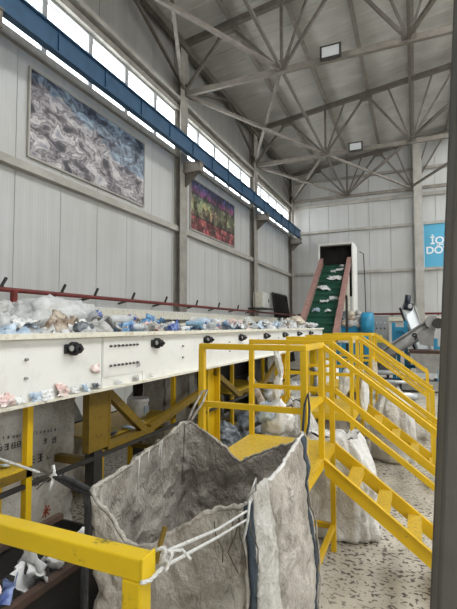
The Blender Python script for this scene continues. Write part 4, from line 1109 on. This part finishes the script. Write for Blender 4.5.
# floor sacks, dim, under the conveyor beyond
for i, (x, y, lab) in enumerate(((-3.6, 5.6, 'dim sack behind the conveyor between the braces'), (-3.8, 7.4, 'dim sack behind the conveyor further along'), (-3.7, 3.5, 'pale sack behind the yellow shelf under the conveyor'))):
    sack(lab, x, y, .38, .4, 1.0, M['sack_dull'], 20+i, .5)

# ------------------------------------------------------------------ machines near the far wall
MY = 13.0
t = thing('screw_conveyor', 'grey inclined screw conveyor trough marked 9', 'machine', (-.3, MY, 0))
a, b = Vector((-1.15, MY, .68)), Vector((.42, MY, 1.78))
dd = (b-a).normalized(); un_ = Vector((-dd.z, 0, dd.x))
MB().tube([a, b], .17, 16).build('trough', M['machine_grey'], t)
MB().bar(a+un_*.17, b+un_*.17, .36, .04).build('lid', M['machine_grey'], t)
MB().tube([(.42, MY-.35, 1.86), (.42, MY+.3, 1.86)], .17, 18).build('drive_drum', M['machine_grey'], t)
MB().tube([(.56, MY-.45, 1.82), (.56, MY-.1, 1.82)], .14, 16).build('gear_motor', M['dark_steel'], t)
MB().prism([(.02, 1.55), (.5, 1.75), (.44, 1.2), (.12, 1.25)], 'Y', MY-.2, MY+.2).build('outlet_chute', M['machine_grey'], t)
me = text_mesh('9', .27, .003, .006); me.materials.append(M['black'])
o = D.objects.new('number', me); COL.objects.link(o); o.location = (-.06, MY-.20, 1.36); o.rotation_euler = (R_(90), R_(-10), 0); o.parent = t
settle(t)
t = thing('white_chute', 'steep white chute topped by a dark motor', 'chute', (0, MY+.5, 0))
p0, p1 = Vector((-.20, MY+.95, 2.32)), Vector((.22, MY+.35, 1.0))
MB().bar(p0, p1, .36, .10).build('body', M['white_paint'], t)
MB().bar(p0+Vector((-.20, -.03, -.03)), p1+Vector((-.20, -.03, 0)), .05, .05).build('edge_strip', M['dark_steel'], t)
MB().bar(p0+Vector((.20, -.03, 0)), p1+Vector((.20, -.03, 0)), .05, .05).build('edge_strip', M['machine_grey'], t)
mo = MB().tube([(-.30, MY+.75, 2.36), (-.06, MY+.8, 2.30)], .12, 16).build('motor', M['motor'], t)
MB().tube([(-.20, MY+.75, 2.40), (-.17, MY+.78, 2.66)], .085, 14).build('motor_head', M['motor'], t)
MB().tube([(-.12, MY+.62, 2.33), (-.12, MY+.55, 2.32)], .06, 12).build('motor_cap', M['stainless'], t)
for x in (-.2, .3): box('leg', M['machine_grey'], t, x, x+.06, MY+.5, MY+.56, 0, 1.0)
settle(t)
t = thing('hopper', 'dark grey hopper with a rusty rim under the white chute', 'hopper', (.28, MY-.2, 0))
cx, cy = .27, MY-.15
def frustum(z0, z1, a0, a1, b0, b1):
    return [(cx-a0, cy-b0, z0), (cx+a0, cy-b0, z0), (cx+a0, cy+b0, z0), (cx-a0, cy+b0, z0), (cx-a1, cy-b1, z1), (cx+a1, cy-b1, z1), (cx+a1, cy+b1, z1), (cx-a1, cy+b1, z1)]
MB().quadbox(frustum(.5, 1.02, .23, .38, .25, .36)).build('body', M['machine_grey'], t)
MB().quadbox(frustum(1.02, 1.1, .38, .44, .36, .42)).build('rim', M['rust'], t)
MB().quadbox(frustum(.38, .5, .25, .25, .26, .26)).build('base_frame', M['stainless'], t)
for x in (-.2, .2):
    for y in (-.2, .2): box('leg', M['dark_steel'], t, cx+x-.03, cx+x+.03, cy+y-.03, cy+y+.03, 0, .38)
settle(t)
t = thing('blue_support_stand', 'blue steel frame around the screw conveyor', 'frame', (-.2, MY+.8, 0))
for x, z in ((-.62, 1.85), (-.30, 1.9), (.47, 1.4), (-.50, 1.2)): box('upright', M['machine_blue'], t, x, x+.10, MY+.35, MY+.45, 0, z)
box('crossbar', M['machine_blue'], t, -.52, -.30, MY+.36, MY+.44, 1.6, 1.72); box('crossbar', M['machine_blue'], t, .47, 1.2, MY+.36, MY+.44, 1.1, 1.18); box('crossbar', M['machine_blue'], t, -.20, .47, MY+.36, MY+.44, .55, .65)
box('panel', M['machine_blue'], t, -.52, -.30, MY+.40, MY+.43, 1.3, 1.6)
settle(t)
t = thing('control_panel', 'grey control cabinet with button rows and a yellow sticker', 'cabinet', (-1.05, 13.6, 0))
box('case', M['machine_grey'], t, -1.38, -.72, 13.6, 13.9, .3, 2.05); box('door', M['machine_grey'], t, -1.35, -.75, 13.585, 13.6, .35, 2.0)
for r in range(2):
    for k in range(5): tube('button', M['stainless'] if r else M['dark_steel'], t, [(-1.27+k*.11, 13.585, 1.68+.17*r), (-1.27+k*.11, 13.56, 1.68+.17*r)], .025, 8)
box('sticker', M['yellow_label'], t, -1.1, -.9, 13.58, 13.584, 1.25, 1.48)
for x in (-1.36, -.8): box('foot', M['dark_steel'], t, x, x+.06, 13.62, 13.88, 0, .3)
settle(t)
t = thing('blue_drum', 'blue cylindrical drive housing beside the control cabinet', 'machine', (-1.3, 13.3, 0))
MB().tube([(-1.46, 13.3, 1.82), (-1.42, 13.3, 1.82), (-1.15, 13.3, 1.82), (-1.11, 13.3, 1.82)], [.28, .34, .34, .28], 28).build('housing', M['machine_blue'], t)
box('pedestal', M['machine_blue'], t, -1.42, -1.15, 13.15, 13.45, 0, 1.5); tube('shaft', M['dark_steel'], t, [(-1.6, 13.3, 1.82), (-1.46, 13.3, 1.82)], .06, 10)
settle(t)
t = thing('blue_bale_stand', 'blue box frame under the rubbish beside the green belt', 'stand', (-1.85, 13.4, 0))
box('box_body', M['machine_blue'], t, -2.05, -1.5, 13.3, 13.8, .3, 1.72); box('lip', M['machine_blue'], t, -2.08, -1.49, 13.27, 13.83, 1.72, 1.76)
for x in (-2.1, -1.66): box('foot', M['dark_steel'], t, x, x+.06, 13.32, 13.78, 0, .3)
settle(t)
for i in range(9):
    k = ['brown', 'grey', 'white', 'dark', 'brown', 'clear', 'dark', 'tan', 'grey'][i]
    tag(lump_obj('plastic_scrap', k, (-1.95+.19*(i % 3), 13.35+.1*(i//3), 1.82+.14*(i//3)), (.15, .13, .12), lo=True), ['brown scrap at the lower left of the heap on the blue box', 'grey scrap at the lower middle of the heap on the blue box', 'white scrap at the lower right of the heap on the blue box', 'dark scrap at the left of the heap on the blue box', 'brown scrap at the middle of the heap on the blue box', 'clear scrap at the right of the heap on the blue box', 'dark scrap at the upper left of the heap on the blue box', 'tan scrap on top of the heap on the blue box', 'grey scrap at the upper right of the heap on the blue box'][i], 'plastic waste', 'scraps on the blue box frame')
tag(box('guard_post', M['dark_steel'], None, -1.76, -1.70, 12.2, 12.26, 0, 2.6, bevel=.005), 'thin dark post in front of the blue box frame', 'post')
for i, (z, r, y, lab) in enumerate(((.50, .06, 12.4, 'upper grey pipe behind the stairs'), (.28, .05, 12.2, 'lower grey pipe behind the stairs'), (.12, .07, 11.0, 'white floor pipe behind the stairs'))):
    t = thing('floor_pipe', lab, 'pipe', (-.8, y, z))
    tube('pipe', M['stainless'], t, [(-1.6, y, z), (-.15, y, z), (-.05, y+.05, z-.03), (-.02, y+.3, z-.04)], r, 10)
    for x in (-1.4, -.4): box('support', M['dark_steel'], t, x, x+.05, y-.03, y+.03, 0, z-r*.8)
    settle(t)
t = thing('press_bed', 'dark machine bed behind the middle stairs', 'machine', (-.6, 12.9, 0))
box('bed', M['dark_steel'], t, -1.3, .9, 12.5, 13.7, .02, .22); box('side_beam', M['machine_grey'], t, -1.3, .9, 12.46, 12.5, .05, .3)
for x in (-1.2, -.2, .8): box('foot', M['dark_steel'], t, x-.05, x+.05, 12.47, 12.6, 0, .05)
settle(t)
t = thing('cream_pipe', 'cream horizontal pipe in front of the blue box frame', 'pipe', (-1.7, 12.0, 1.35))
tube('pipe', M['cream'], t, [(-2.1, 11.95, 1.36), (-1.2, 11.95, 1.36)], .07, 12)
for x in (-2.05, -1.3): box('support', M['dark_steel'], t, x, x+.05, 11.92, 11.98, 0, 1.3)
settle(t)
